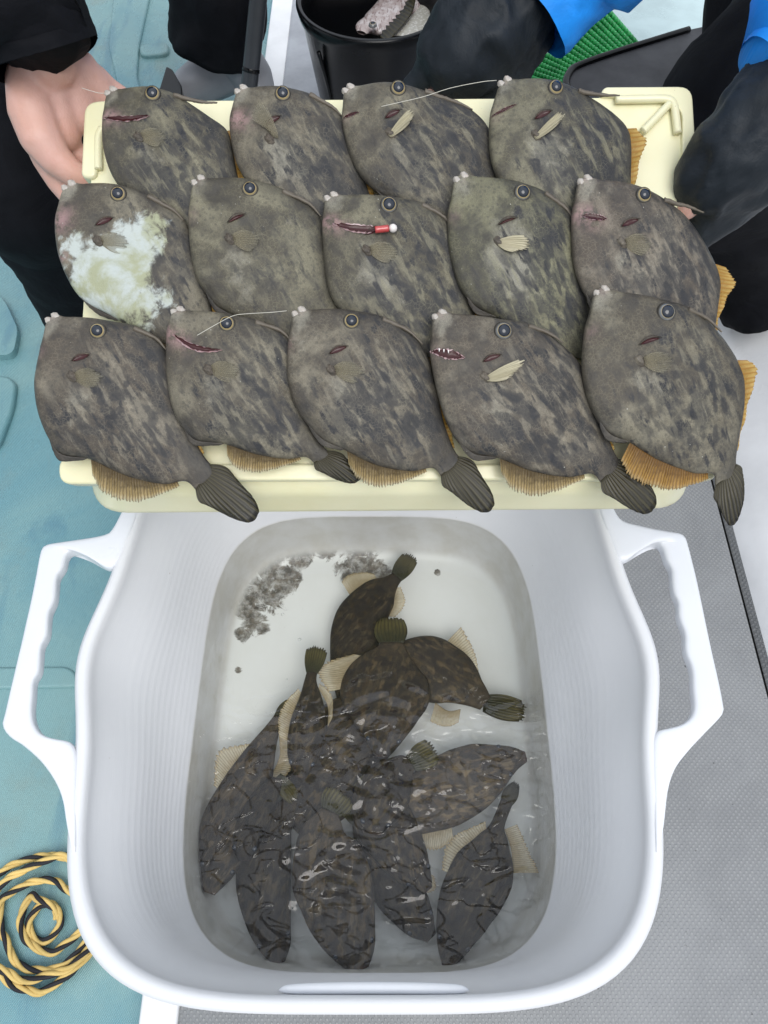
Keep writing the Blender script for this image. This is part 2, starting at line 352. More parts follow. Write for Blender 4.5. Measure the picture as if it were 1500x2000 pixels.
# raised mouldings on the teal floor
for nm, pts, h in (('moulding', [at(x, y, -.03)[:2] for x, y in ((-60, 730), (20, 738), (34, 752), (28, 800), (-2, 880), (-60, 900))], -.02),
                   ('moulding', [at(x, y, -.03)[:2] for x, y in ((-80, 540), (12, 590), (40, 650), (30, 700), (-80, 700))], -.014),
                   ('moulding', [at(x, y, -.03)[:2] for x, y in ((225, -40), (300, -40), (272, 90), (268, 150), (280, 190), (235, 190), (212, 90))], -.022),
                   ('moulding', [at(x, y, -.03)[:2] for x, y in ((-50, 1302), (140, 1300), (160, 1342), (-50, 1346))], -.029),
                   ('moulding', [at(x, y, -.03)[:2] for x, y in ((272, 90), (330, 85), (330, 108), (275, 112))], -.020)):
    p = roundpoly(pts, .02)
    poly_sheet('floor_moulding', p, M['teal'], -.06, -.035 + (h + .035) * .7, .006)

# ------------------------------------------------------------------ white tub
TC = np.array([-.016, .238])
def sup(a, b, n, N=200):
    out = []
    for i in range(N):
        t = 2 * math.pi * i / N; c, s = math.cos(t), math.sin(t)
        out.append((math.copysign(abs(c) ** (2 / n), c) * a, math.copysign(abs(s) ** (2 / n), s) * b))
    p = np.array(out); return crom(p, N, True)
RZ = .30; WZ = .10
tub = tag(empty('tub', (TC[0], TC[1], 0)), 'big white flexible plastic tub holding water and live fish, standing on the grey deck', 'tub')
prof = [(-.086, .000, .006), (-.058, -.020, .006), (-.012, -.012, .270), (.004, .004, .272), (.0055, .0055, .294), (.003, .003, .3005), (-.004, -.004, .303), (-.011, -.011, .3015), (-.0155, -.0155, .295),
        (-.0165, -.0165, .28), (-.030, -.0205, .22), (-.043, -.0225, .16), (-.0545, -.0235, .105), (-.0605, -.026, .07), (-.065, -.030, .035), (-.070, -.036, .020), (-.082, -.048, .0125), (-.10, -.066, .0105), (-.16, -.13, .010), (-.22, -.22, .010)]
prof[0] = (-.09, -.055, .000); prof[1] = (-.068, -.034, .004)
prof = [((da * (.55 if z > .25 else 1)) if da < 0 else da, (db * (.5 if z > .25 else 1)) if db < 0 else db, z) for da, db, z in prof]
pr = crom(prof, 90)
# drop sharp overshoot by rebuilding with more samples; ring by ring
vs = []; N = 200
for da, db, z in pr:
    r = sup(max((.2575 if z > .25 else .2575 + .0125 * (.25 - z) / .25) + da, .002), max(.284 + .008 * min(1, max(0, (.25 - z) / .15)) + db, .002), 4.2 if z > .02 or da > -.09 else 3.6, N)
    for x, y in r:
        bw = .019 * math.exp(-(y / .068) ** 2) * max(0, min(1, (z - .12) / .13)) if da > -.09 else 0
        vs.append((x * (1 + bw / .26), y, z))
fs = gridfaces(len(pr), N, True)
k = len(vs); vs.append((0, 0, .010)); fs += [((len(pr) - 1) * N + j, (len(pr) - 1) * N + (j + 1) % N, k) for j in range(N)]
# close the underside
k = len(vs); vs.append((0, 0, .0)); fs += [(k, (j + 1) % N, j) for j in range(N)]
g = G('white_tub_plastic', .36, .45, .0); o = g.co.outputs['Object']; sp = g.n('SeparateXYZ'); g.l(o, sp.inputs[0]); X, Y, Z = sp.outputs
c = g.mix(g.ramp(g.noise(o, 6, 5, .6), .3, .7), (.70, .71, .735), (.73, .74, .76))
c = g.mix(g.ramp(g.noise(o, 150, 3, .6), .765, .79, 0, .6), c, (.30, .24, .20))
# patchy greyer colour below the waterline and silt lying on the tub floor
gr = g.math('MULTIPLY', g.ramp(Z, .106, .098), g.ramp(g.noise(o, 22, 5, .6), .3, .7, .35, .8)); c = g.mix(gr, c, (.52, .50, .45))
fl = g.ramp(Z, .024, .014)
c = g.mix(g.math('MULTIPLY', fl, .8), c, (.74, .76, .76))
def sph(cx, cy, r0, r1):
    dx = g.math('SUBTRACT', X, cx); dy = g.math('SUBTRACT', Y, cy)
    d = g.math('SQRT', g.math('ADD', g.math('MULTIPLY', dx, dx), g.math('MULTIPLY', dy, dy))); return g.ramp(d, r1, r0)
def lp(x, y): p = at(x, y, .01); return p[0] - TC[0], p[1] - TC[1]
silt = None
for (x, y, r) in ((512, 1160, .042), (520, 1105, .036), (585, 1085, .028), (700, 1112, .040), (735, 1118, .025), (640, 1078, .020), (560, 1130, .028), (490, 1185, .026), (855, 1118, .006), (500, 1215, .022), (475, 1240, .012), (465, 1310, .006)):
    q = sph(*lp(x, y), r * .35, r * 1.35); silt = q if silt is None else g.math('MAXIMUM', silt, q)
sm = g.ramp(g.math('ADD', g.math('MULTIPLY', silt, .42), g.math('MULTIPLY', g.noise(o, 48, 8, .74, .8), 1.3)), .84, 1.0)
c = g.mix(g.math('MULTIPLY', g.math('MULTIPLY', sm, fl), g.ramp(g.noise(o, 85, 6, .7), .3, .6, .45, .95)), c, g.mix(g.ramp(g.noise(o, 120, 5, .7), .35, .65), (.040, .032, .024), (.15, .125, .095)))
sm2 = g.ramp(g.noise(o, 45, 8, .75), .66, .74); c = g.mix(g.math('MULTIPLY', g.math('MULTIPLY', sm2, fl), .45), c, (.28, .24, .18))
g.color(c)
rings = g.math('SINE', g.math('MULTIPLY', Z, 2 * math.pi / .0115)); fine = g.noise(g.map(o, (6, 6, 120)), 8, 3)
sidew = g.ramp(g.math('ABSOLUTE', X), .16, .22); a = g.bump(g.math('MULTIPLY', g.math('MULTIPLY', rings, sidew), g.ramp(Z, .27, .2)), .0006, .13)
g.bump(fine, .0006, .25, a); M['tub'] = g.m
fix_normals(mk('basin', vs, fs, M['tub'], tub))
g = plastic('white_handle_plastic', (.74, .76, .80), .3, .02); M['tubh'] = g
def boxloft(T, B, z, th, n_u=90, ex=5., nv=20):
    T = crom(T, n_u); Bc = crom(B, n_u); vs = []
    for i in range(n_u):
        m = (T[i] + Bc[i]) / 2; h = (T[i] - Bc[i]) / 2
        for j in range(nv):
            a = 2 * math.pi * (j + .5) / nv; ca, sa = math.cos(a), math.sin(a)
            ww = math.copysign(abs(ca) ** (2 / ex), ca); zz = math.copysign(abs(sa) ** (2 / ex), sa)
            vs.append((m[0] + h[0] * ww, m[1] + h[1] * ww, z + zz * th - th))
    k = len(vs); fs = gridfaces(n_u, nv, True); fs += [tuple(range(nv))[::-1], tuple(range(k - nv, k))]
    return vs, fs
def pxr(pts, z=RZ): return hit(np.array(pts, float), (0, 0, z), (0, 0, 1))[:, :2]
OL = [(250, 975), (236, 1005), (217, 1038), (198, 1047), (140, 1056), (98, 1063), (86, 1068), (79, 1080), (66, 1150), (45, 1245), (25, 1330), (10, 1395), (5, 1412), (9, 1427), (24, 1443), (46, 1457), (81, 1489), (108, 1527), (123, 1563), (131, 1610), (142, 1665)]
IL = [(275, 990), (250, 1060), (228, 1100), (208, 1109), (175, 1089), (152, 1077), (137, 1078), (130, 1088), (125, 1108), (113, 1126), (111, 1145), (108, 1172), (98, 1194), (95.5, 1213), (93, 1240), (82, 1262), (80, 1285), (77, 1312), (67, 1330), (65.5, 1355), (63, 1388), (67, 1412), (78, 1430), (95, 1440), (118, 1445), (139, 1451), (150, 1480), (150, 1560), (151, 1610), (150, 1665)]
OR = [(1186, 970), (1200, 998), (1216, 1018), (1254, 1028), (1300, 1037), (1330, 1043), (1340, 1052), (1345, 1070), (1362, 1140), (1385, 1250), (1404, 1335), (1412, 1376), (1413, 1390), (1405, 1403), (1375, 1434), (1342, 1470), (1318, 1503), (1304, 1545), (1296, 1610), (1286, 1665)]
IR = [(1165, 985), (1186, 1045), (1206, 1090), (1225, 1093), (1256, 1069), (1276, 1060), (1287, 1062), (1295, 1075), (1300, 1093), (1310, 1112), (1311.5, 1135), (1315, 1158), (1323, 1176), (1325, 1205), (1336, 1236), (1338, 1272), (1350, 1305), (1352.5, 1345), (1355, 1378), (1348, 1401), (1329, 1416), (1304, 1423), (1283, 1430), (1274, 1460), (1276, 1560), (1277, 1610), (1279, 1665)]
for Tp, Bp in ((OL, IL), (OR, IR)):
    vs, fs = boxloft(pxr(Tp), pxr(Bp), RZ + .0035, .008)
    vs = [(x - TC[0], y - TC[1], z) for x, y, z in vs]
    fix_normals(mk('handle', vs, fs, M['tubh'], tub))
tube('rim_slot', [at(x, y, .286) for x, y in ((545, 1934), (575, 1931), (730, 1929), (885, 1931), (915, 1934))], [.0008, .0036, .0044, .0036, .0008], M['tubh'], tub, n=14, seg=60)
# ------------------------------------------------------------------ water in the tub
N = 300; rr = np.linspace(.004, 1, 230)
base = sup(.2190, .2700, 4.2, N); vs = []
centers = [(at(650, 1790, WZ)[:2], .0028, .010), (at(735, 1455, WZ)[:2], .0022, .012), (at(690, 1560, WZ)[:2], .0016, .009), (at(800, 1500, WZ)[:2], .0014, .008), (at(560, 1560, WZ)[:2], .0013, .010), (at(800, 1700, WZ)[:2], .0013, .009)]
for s in rr:
    for x, y in base * s:
        wx, wy = x + TC[0], y + TC[1]; z = 0
        for (c_, a, lam) in centers:
            d = math.hypot(wx - c_[0], wy - c_[1]); z += a * .55 * math.exp(-(d / .075) ** 2) * math.sin(2 * math.pi * d / lam / 2.4 + 3 * noise.noise(Vector((wx * 14, wy * 14, 0))))
        low = 1 / (1 + math.exp((wy - .25) / .03))
        z += .0015 * low * noise.fractal(Vector((wx * 22 + 3 * noise.noise(Vector((wx*12, wy*12, 7))), wy * 30, 1)), 1.0, 2.1, 3) + .0004 * noise.noise(Vector((wx * 20, wy * 20, 4)))
        vs.append((x, y, z * (1 if s < .97 else .3)))
fs = gridfaces(230, N, True); fs.append(tuple(range(N))[::-1])
m = bpy.data.materials.new('clear_water'); m.use_nodes = True; t = m.node_tree; t.nodes.clear()
out = t.nodes.new('ShaderNodeOutputMaterial'); tr = t.nodes.new('ShaderNodeBsdfTransparent'); tr.inputs[0].default_value = (.955, .96, .945, 1)
gl = t.nodes.new('ShaderNodeBsdfGlossy'); gl.inputs['Roughness'].default_value = .01; fr = t.nodes.new('ShaderNodeFresnel'); fr.inputs[0].default_value = 1.52
mx = t.nodes.new('ShaderNodeMixShader'); tc = t.nodes.new('ShaderNodeTexCoord'); sx = t.nodes.new('ShaderNodeSeparateXYZ'); t.links.new(tc.outputs['Object'], sx.inputs[0])
def _mr(v, a, b, lo=0., hi=1.):
    q = t.nodes.new('ShaderNodeMapRange'); q.interpolation_type = 'SMOOTHSTEP'; t.links.new(v, q.inputs[0])
    for k_, x_ in zip((1, 2, 3, 4), (a, b, lo, hi)): q.inputs[k_].default_value = x_
    return q.outputs[0]
def _nz(scale, detail, dist, st=(1, 1, 1)):
    mp = t.nodes.new('ShaderNodeMapping'); mp.inputs['Scale'].default_value = st; t.links.new(tc.outputs['Object'], mp.inputs[0])
    q = t.nodes.new('ShaderNodeTexNoise'); t.links.new(mp.outputs[0], q.inputs['Vector']); q.inputs['Scale'].default_value = scale; q.inputs['Detail'].default_value = detail; q.inputs['Distortion'].default_value = dist; return q.outputs['Fac']
def _mm(op, a, b):
    q = t.nodes.new('ShaderNodeMath'); q.operation = op
    for i_, v_ in enumerate((a, b)):
        if hasattr(v_, 'links'): t.links.new(v_, q.inputs[i_])
        else: q.inputs[i_].default_value = v_
    return q.outputs[0]
low_ = _mr(sx.outputs[1], .04, -.06)
h_ = _mm('ADD', _mr(_nz(15, 1.2, 1.0, (1, 1.35, 1)), .495, .545), _mm('MULTIPLY', _mr(_nz(29, .8, 1.0, (1, 1.5, 1)), .57, .64), .6))
h_ = _mm('MULTIPLY', h_, low_)
bw_ = t.nodes.new('ShaderNodeBump'); bw_.inputs['Distance'].default_value = .0015; t.links.new(h_, bw_.inputs['Height']); t.links.new(bw_.outputs[0], gl.inputs['Normal'])
t.links.new(fr.outputs[0], mx.inputs[0]); t.links.new(tr.outputs[0], mx.inputs[1]); t.links.new(gl.outputs[0], mx.inputs[2]); t.links.new(mx.outputs[0], out.inputs[0])
M['water'] = m
wt = mk('water', vs, fs, M['water']); wt.location = (TC[0], TC[1], WZ); fix_normals(wt); tag(wt, kind='structure')

# ------------------------------------------------------------------ cream cooler lid / tray
TA = R(26); Tn = np.array([0, -math.sin(TA), math.cos(TA)]); Tv = np.array([0, math.cos(TA), math.sin(TA)])
TO = atd(750, 560, .635)
def tl(pts, h=0.):
    P = hit(np.array(pts, float), TO + Tn * h, Tn) - TO
    return np.stack([P[:, 0], P @ Tv], -1)
TM = Matrix(((1, 0, 0), (0, Tv[1], Tn[1]), (0, Tv[2], Tn[2])))
lid = tag(empty('cooler_lid', TO, TM), 'cream plastic cooler lid held up by two people, covered with rows of dead fish', 'lid')
g = G('cream_plastic', .28, .5, .15, sub=.05); o = g.co.outputs['Object']
c = g.mix(g.ramp(g.noise(o, 8, 5, .6), .35, .7), (.80, .77, .53), (.75, .71, .44)); c = g.mix(g.ramp(g.noise(o, 28, 6, .7, .5), .66, .76, 0, .25), c, (.72, .52, .34))
c = g.mix(g.ramp(g.noise(o, 240, 3, .6), .74, .78, 0, .7), c, (.35, .28, .18)); g.color(c); g.bump(g.noise(o, 60, 4), .0008, .35); M['cream'] = g.m
def lp_(name, pts, z0, z1, r=.008, bev=.003, mat=None): return prism(name, roundpoly(tl(pts, z1), r), z0, z1, mat or M['cream'], lid, bevel=bev, world=False)
lp_('panel', [(183, 198), (1300, 190), (1336, 200), (1341, 640), (1346, 905), (1392, 937), (170, 937), (160, 640), (178, 350)], -.012, 0., .01)
tp_ = roundpoly(tl([(190, 240), (1328, 240), (1334, 941), (192, 943)], -.0125), .030, 8); bt_ = roundpoly(tl([(184, 250), (1332, 250), (1345, 993), (178, 1002)], -.058), .034, 8)
nn_ = len(tp_); vs = []
for k_, z_, sc2 in ((0, -.0122, .6), (0, -.0125, 1), (.5, -.033, 1), (.93, -.0555, 1), (1., -.058, 1), (.97, -.061, 1), (.9, -.062, 1), (.9, -.062, .5)):
    for a_, b_ in zip(tp_, bt_): vs.append((( a_[0] * (1 - k_) + b_[0] * k_) * sc2, (a_[1] * (1 - k_) + b_[1] * k_) * sc2, z_))
fs = gridfaces(8, nn_, True); fs += [tuple(range(nn_)), tuple(range(7 * nn_, 8 * nn_))[::-1]]
sk_ = fix_normals(mk('skirt', vs, fs, M['cream'], lid)); sk_.modifiers.new('wn', 'WEIGHTED_NORMAL')
lp_('front_lip', [(165, 905), (1385, 905), (1392, 938), (168, 938)], -.011, .0035, .006, .0025)
lp_('corner_pad', [(157, 346), (164, 197), (226, 193), (206, 240), (186, 348)], -.016, .004, .012)
lp_('corner_pad', [(1172, 186), (1180, 169), (1352, 168), (1362, 332), (1333, 332), (1333, 215), (1300, 196)], -.016, .004, .012)
lp_('corner_pad', [(113, 893), (114, 945), (236, 946), (230, 890)], -.016, .0045, .018)
lp_('corner_pad', [(1330, 895), (1400, 893), (1402, 938), (1340, 939)], -.016, .0045, .01)
for rp in ([(1202, 194), (1260, 193), (1300, 193), (1312, 198), (1318, 212), (1324, 260)], [(1308, 202), (1256, 256)], [(200, 250), (192, 270), (192, 330)]):
    P = tl(rp, .004); tube('ridge', [(x, y, .0035) for x, y in P], .0035, M['cream'], lid, world=False, seg=30)

# ------------------------------------------------------------------ filefish on the lid
TPL = dict(L=(850, 610), E=(977, 652), S=(1035, 634), K1=(1090, 668), K2=(1140, 725), K3=(1175, 820), PT=(1200, 885), M=(840, 690), b3=(850, 745), b4=(868, 815), b5=(893, 870), F=(925, 897), A0=(972, 895), PB=(1155, 925), TT=(1275, 990))
names = ['L', 'E', 'S', 'K1', 'K2', 'K3', 'PT', 'M', 'b3', 'b4', 'b5', 'F', 'A0', 'PB', 'TT']
FISH = {
 'A1': [(213, 180), (303, 195), (350, 190), (410, 230), (447, 262), (466, 350), (490, 410), (200, 238), (203, 290), (220, 345), (245, 385), (270, 410), (310, 425), (450, 460), (560, 530)],
 'A2': [(467, 176), (553, 195), (612, 188), (663, 222), (696, 290), (718, 370), (740, 420), (448, 240), (457, 300), (475, 345), (500, 385), (525, 410), (570, 425), (705, 460), (800, 540)],
 'A3': [(675, 175), (775, 185), (835, 182), (915, 213), (958, 262), (974, 345), (990, 410), (668, 235), (680, 290), (705, 345), (735, 380), (765, 402), (810, 414), (950, 450), (1050, 520)],
 'A4': [(980, 160), (1078, 183), (1135, 182), (1185, 215), (1227, 260), (1231, 360), (1235, 430), (956, 230), (957, 295), (972, 350), (1000, 395), (1025, 420), (1065, 430), (1200, 470), (1290, 540)],
 'B1': [(130, 362), (237, 388), (300, 385), (358, 425), (385, 500), (410, 585), (425, 650), (108, 435), (114, 490), (133, 545), (160, 590), (195, 614), (235, 628), (390, 680), (500, 760)],
 'B2': [(382, 352), (490, 378), (562, 375), (622, 420), (642, 500), (664, 590), (690, 650), (368, 425), (373, 490), (385, 545), (402, 580), (425, 610), (470, 625), (650, 690), (760, 760)],
 'B3': [(640, 384), (757, 409), (832, 400), (882, 440), (903, 520), (922, 600), (945, 660), (629, 440), (633, 500), (643, 570), (662, 610), (690, 640), (735, 650), (905, 700), (1020, 780)],
 'B4': [(892, 345), (1014, 385), (1067, 378), (1114, 420), (1130, 500), (1152, 600), (1170, 655), (874, 425), (878, 490), (893, 550), (908, 585), (930, 612), (970, 622), (1130, 700), (1250, 770)],
 'B5': [(1134, 350), (1247, 390), (1300, 394), (1347, 435), (1400, 530), (1401, 600), (1395, 665), (1116, 425), (1118, 495), (1128, 545), (1140, 580), (1160, 610), (1200, 625), (1355, 690), (1430, 790)],
 'C1': [(98, 620), (198, 652), (275, 640), (322, 680), (342, 745), (360, 820), (400, 893), (78, 690), (69, 745), (78, 815), (97, 868), (118, 898), (175, 897), (362, 940), (500, 1005)],
 'C2': [(342, 607), (446, 638), (508, 628), (568, 665), (585, 745), (600, 820), (632, 872), (325, 655), (326, 730), (340, 805), (358, 845), (380, 868), (440, 868), (598, 893), (700, 935)],
 'C3': [(578, 608), (685, 633), (755, 622), (818, 668), (850, 745), (868, 830), (888, 880), (562, 675), (562, 735), (578, 795), (600, 835), (630, 868), (675, 880), (845, 914), (958, 990)],
 'C4': [(850, 612)] + [TPL[k] for k in names[1:]],
 'C5': [(1166, 565), (1290, 616), (1345, 602), (1397, 645), (1442, 715), (1452, 790), (1437, 890), (1141, 650), (1137, 715), (1148, 780), (1165, 828), (1186, 858), (1228, 865), (1393, 926), (1437, 1015)],
}
def tps(src, dst):
    src = np.array(src, float) / 100; dst = np.array(dst, float); n = len(src)
    def U(r2): return np.where(r2 > 0, r2 * np.log(np.maximum(r2, 1e-12)), 0)
    K = U(((src[:, None] - src[None]) ** 2).sum(-1)) + np.eye(n) * .02
    Pm = np.c_[np.ones(n), src]; A = np.zeros((n + 3, n + 3)); A[:n, :n] = K; A[:n, n:] = Pm; A[n:, :n] = Pm.T
    W = np.linalg.solve(A, np.r_[dst, np.zeros((3, 2))])
    def f(p):
        p = np.atleast_2d(np.asarray(p, float)) / 100
        return U(((p[:, None] - src[None]) ** 2).sum(-1)) @ W[:n] + np.c_[np.ones(len(p)), p] @ W[n:]
    return f
Tcur = [(844, 628), (850, 612), (864, 606), (888, 612), (910, 614), (945, 618), (985, 625), (1035, 634), (1090, 668), (1140, 725), (1175, 820), (1200, 885), (1222, 908)]
Bcur = [(844, 636), (842, 660), (840, 690), (849, 745), (868, 815), (893, 862), (925, 886), (972, 895), (1040, 921), (1110, 932), (1155, 925), (1175, 945)]
NU, NV = 110, 72
Tt = crom(Tcur, NU); Bt = crom(Bcur, NU)
tu = np.linspace(0, 1, NU)
thk = np.interp(tu, [0, .03, .1, .22, .4, .6, .8, .92, 1], [.12, .28, .5, .78, 1, .92, .58, .34, .12])
def gauss(p, c, r, ang=0., asp=1.):
    d = p - np.array(c, float); ca, sa = math.cos(ang), math.sin(ang)
    x = d[:, 0] * ca + d[:, 1] * sa; y = (-d[:, 0] * sa + d[:, 1] * ca) * asp
    return np.exp(-(x * x + y * y) / (r * r))
GRP = 'filefish laid out in rows on the cream lid'
def fan(name, base, outer, mat, zf, parent, nu=60, nv=8, jag=0., zig=.0004, seed=0, bulge=0.):
    """a fin membrane between its base line and its outer line (local xy), thin and rippled"""
    rnd = random.Random(seed); b = crom(base, nu); o_ = crom(outer, nu); vs = []; uv = []
    for i in range(nu):
        ext = 1 + jag * (((i % 4) < 2) * .10 + rnd.uniform(-.10, .06)) if 2 < i < nu - 3 else 1
        for j in range(nv):
            v = j / (nv - 1); p = b[i] * (1 - v * ext) + o_[i] * (v * ext) + (b[-1] - b[0]) * ((i / (nu - 1) - .5) * 2 * bulge * math.sin(math.pi * v))
            z = zf(b[i], v) + zig * math.sin(i * 2.2) * v + .0015 * v * math.sin(i * .23 + seed)
            vs.append((p[0], p[1], z)); uv.append((i / (nu - 1), v))
    ob = mk(name, vs, gridfaces(nu, nv), mat, parent, uv=uv)
    so = ob.modifiers.new('thick', 'SOLIDIFY'); so.thickness = .0005; so.offset = 0
    return ob
def eye(parent, c, r, z, tilt=None):
    e = lathe('eye', [(r * 1.22, -.0035), (r * 1.15, -.0008), (r * 1.06, .0007), (r * 1.0, .0010), (r * .985, .0006)], M['eyering'], parent)
    e.location = (c[0], c[1], z)
    lathe('iris', [(r * .99, .0004), (r * .93, .0011), (r * .82, .0019), (r * .72, .0023)], M['gold'], e)
    lathe('pupil', [(r * .77, .0017), (r * .74, .0024), (r * .55, .0033), (r * .25, .0039), (0.00001, .0040)], M['pupil'], e)
    return e
def lathe(name, prof, mat, parent, n=28):
    vs = []
    for r, z in prof:
        for j in range(n):
            a = 2 * math.pi * j / n; vs.append((r * math.cos(a), r * math.sin(a), z))
    return mk(name, vs, gridfaces(len(prof), n, True), mat, parent)
def lens(name, a, b, w, zf, mat, parent, nu=24, up=.0004, jag=0., seed=0, skew=0.):
    a = np.array(a, float); b = np.array(b, float); d = b - a; L = np.linalg.norm(d); nrm = np.array([-d[1], d[0]]) / L; rnd = random.Random(seed)
    vs = []
    for i in range(nu):
        t = i / (nu - 1); h = w * math.sin(math.pi * t) ** .8
        j1, j2 = (rnd.uniform(-jag, jag) * w, rnd.uniform(-jag, jag) * w)
        for k in range(5):
            s = (k - 2) / 2; p = a + d * t + nrm * (h * s + (j1 if s > 0 else j2) * abs(s) + skew * L * math.sin(math.pi * t))
            vs.append((p[0], p[1], zf(p) + up - .0008 * (1 - abs(s))))
    return mk(name, vs, gridfaces(nu, 5), mat, parent)
LABELS = {
 'A1': 'back row filefish nearest the bare hand, mouth torn in a long red slit',
 'A2': 'back row filefish with its pectoral fin sticking straight up, second from the bare hand',
 'A3': 'dead filefish in the back row with the fishing line lying across its eye',
 'A4': 'filefish ending the back row, its yellow back fin showing against the cream lid',
 'B1': 'dead filefish with big white patches on its flank, leftmost of the middle row',
 'B2': 'plain dark olive filefish in the middle row just right of the white patched one',
 'B3': 'middle row filefish with a long torn mouth holding a small red and white float',
 'B4': 'dead filefish in the middle row with a pale outspread pectoral fin and olive yellow flank',
 'B5': 'brownish dead filefish at the right end of the middle row with a torn pink mouth',
 'C1': 'brown filefish at the left end of the front row, dark tail over the lid edge',
 'C2': 'front row filefish with a bleeding cut from mouth to gill, second from left',
 'C3': 'grey filefish with a purplish cheek in the middle of the front row',
 'C4': 'dead filefish in the front row with its toothed mouth gaping open, second from the right',
 'C5': 'dark filefish at the right end of the front row with a bright orange belly fin',
}
for fi, (key, pts) in enumerate(FISH.items()):
    W = tps([TPL[k] for k in names], pts)
    D = dict(zip(names, [np.array(p, float) for p in pts]))
    cpx = (D['E'] + D['A0'] + D['K2'] + D['b4'] + D['K3']) / 5
    row = key[0]; c0 = hit(cpx[None], TO, Tn)[0] + Tn * {'A': .020, 'B': .022, 'C': .026}[row]
    # the fish leans on its neighbours: head end and belly side lifted
    n_ = Tn + .095 * np.array([1, 0, 0]) - {'A': .11, 'B': .11, 'C': .09}[row] * Tv; n_ /= np.linalg.norm(n_)
    ax = hit(((D['PT'] + D['PB']) / 2)[None], c0, n_)[0] - hit(D['L'][None], c0, n_)[0]; ax /= np.linalg.norm(ax)
    ay = np.cross(n_, ax); rot = Matrix((ax, ay, n_)).transposed()
    root = tag(empty('filefish', c0, rot), LABELS[key], 'fish', GRP)
    def loc(tp):                         # template pixel -> local xy on this fish's own plane
        P = hit(W(tp), c0, n_) - c0; return np.stack([P @ ax, P @ ay], -1)
    seed = (fi * .6180339) % 1 + .01
    # body
    tpx = []; zz = []
    th0 = .0120 if key[0] != 'C' else .0130
    for i in range(NU):
        m_ = (Tt[i] + Bt[i]) / 2; h_ = (Tt[i] - Bt[i]) / 2
        for j in range(NV):
            a = 2 * math.pi * j / NV; ca, sa = math.cos(a), math.sin(a)
            tpx.append(m_ + h_ * ca); s_ = math.copysign(abs(sa) ** .72, sa)
            zz.append(th0 * thk[i] * s_ * (1 if sa > 0 else .62))
    tpx = np.array(tpx); zz = np.array(zz); top = zz > 0
    bumps = (.0016 * gauss(tpx, (977, 652), 30) - .0014 * gauss(tpx, (915, 655), 30, .1, 1.6) - .0018 * gauss(tpx, (962, 722), 26, -.3, 1.8) + .0012 * gauss(tpx, (930, 745), 22)
             + .0010 * gauss(tpx, (1010, 800), 60) - .0012 * gauss(tpx, (905, 860), 22, .9, 2.5) - .0010 * gauss(tpx, (1060, 650), 30, .6, 2.5))
    nz = np.array([noise.fractal(Vector((p[0] / 45 + fi * 9, p[1] / 45, 2.)), .9, 2., 3) for p in tpx])
    zz = np.where(top, zz + bumps * np.clip(zz / .006, 0, 1) + nz * .0005, zz)
    xy = loc(tpx); vs = np.c_[xy, zz]
    fs = gridfaces(NU, NV, True); k = len(vs); vs = np.vstack([vs, vs[:NV].mean(0), vs[k - NV:].mean(0)])
    fs += [(k, (j + 1) % NV, j) for j in range(NV)] + [(k + 1, k - NV + j, k - NV + (j + 1) % NV) for j in range(NV)]
    tp2 = np.vstack([tpx, tpx[:NV].mean(0), tpx[-NV:].mean(0)])
    rg = random.Random(fi * 3 + 1)
    spots = np.clip(1.25 * gauss(tp2, (1095, 770), 165, 1.0, 1.0) + .4 * gauss(tp2, (1000, 840), 80), 0, 1) * (1 - .9 * gauss(tp2, (890, 670), 65))
    spots = np.clip(spots * {'B2': .35, 'C5': .8, 'B1': .6}.get(key, 1.), 0, 1)
    pale = .45 * gauss(tp2, (955, 775), 38, 1.2, 1.3) + .3 * gauss(tp2, (985 + rg.uniform(-20, 20), 840), 45) + .35 * gauss(tp2, (860, 650), 22) + {'B4': 1.1, 'B3': .5, 'A4': .6, 'A2': .5}.get(key, .1) * gauss(tp2, (975, 770), 75, 1.0, 1.5)
    dark = .8 * gauss(tp2, (1190, 880), 34) + .9 * gauss(tp2, (1206, 922), 28) + .35 * gauss(tp2, (905, 640), 45, .1, 2.5) + .45 * gauss(tp2, (1150, 800), 60, 1.1, 3) + .35 * gauss(tp2, (905, 868), 28)
    pink = .3 * gauss(tp2, (858, 612), 14); pink = pink + .25 * gauss(tp2, (850, 690), 14); pale = pale + .7 * gauss(tp2, (862, 622), 26)
    if key in ('A1', 'C2', 'B3', 'B5', 'A2'): pink = pink + 1.0 * gauss(tp2, (868, 690), 30, .35, 1.9)
    if key == 'C3': pink = pink + .0 * pink; pale = pale + .35 * gauss(tp2, (880, 690), 40)
    white = np.zeros(len(tp2))
    if key == 'B1':
        white = .95 * gauss(tp2, (1010, 750), 95, -.85, 1.8) + 1.05 * gauss(tp2, (950, 835), 80) + .5 * gauss(tp2, (1090, 830), 30) + .45 * gauss(tp2, (880, 745), 45) + .4 * gauss(tp2, (1040, 880), 60); pink = pink + .7 * gauss(tp2, (865, 765), 14) + .9 * gauss(tp2, (860, 690), 24)
        dark = dark + .7 * gauss(tp2, (1060, 830), 40) + .4 * gauss(tp2, (930, 700), 40, .2, 2)
    blot = np.zeros(len(tp2)); rb = random.Random(fi * 17 + 5)
    for _ in range(36):
        a_ = rb.uniform(0, 1); r_ = rb.uniform(-1, 1); cx = 1035 + 105 * a_ + 62 * r_ * .9; cy = 740 + 125 * a_ - 62 * r_ - 30 * (1 - a_); ln = rb.uniform(13, 25)
        blot = np.maximum(blot, rb.uniform(.5, 1.) * gauss(tp2, (cx, cy), ln, .85 + rb.uniform(-.25, .25), rb.uniform(3., 4.6)))
    blot = blot * {'B2': .35, 'B1': .8, 'C5': .9}.get(key, 1.)
    wq = np.r_[np.tile(np.cos(2 * np.pi * np.arange(NV) / NV), NU), 0, 0]; uq = np.r_[np.repeat(tu, NV), 0, 1]
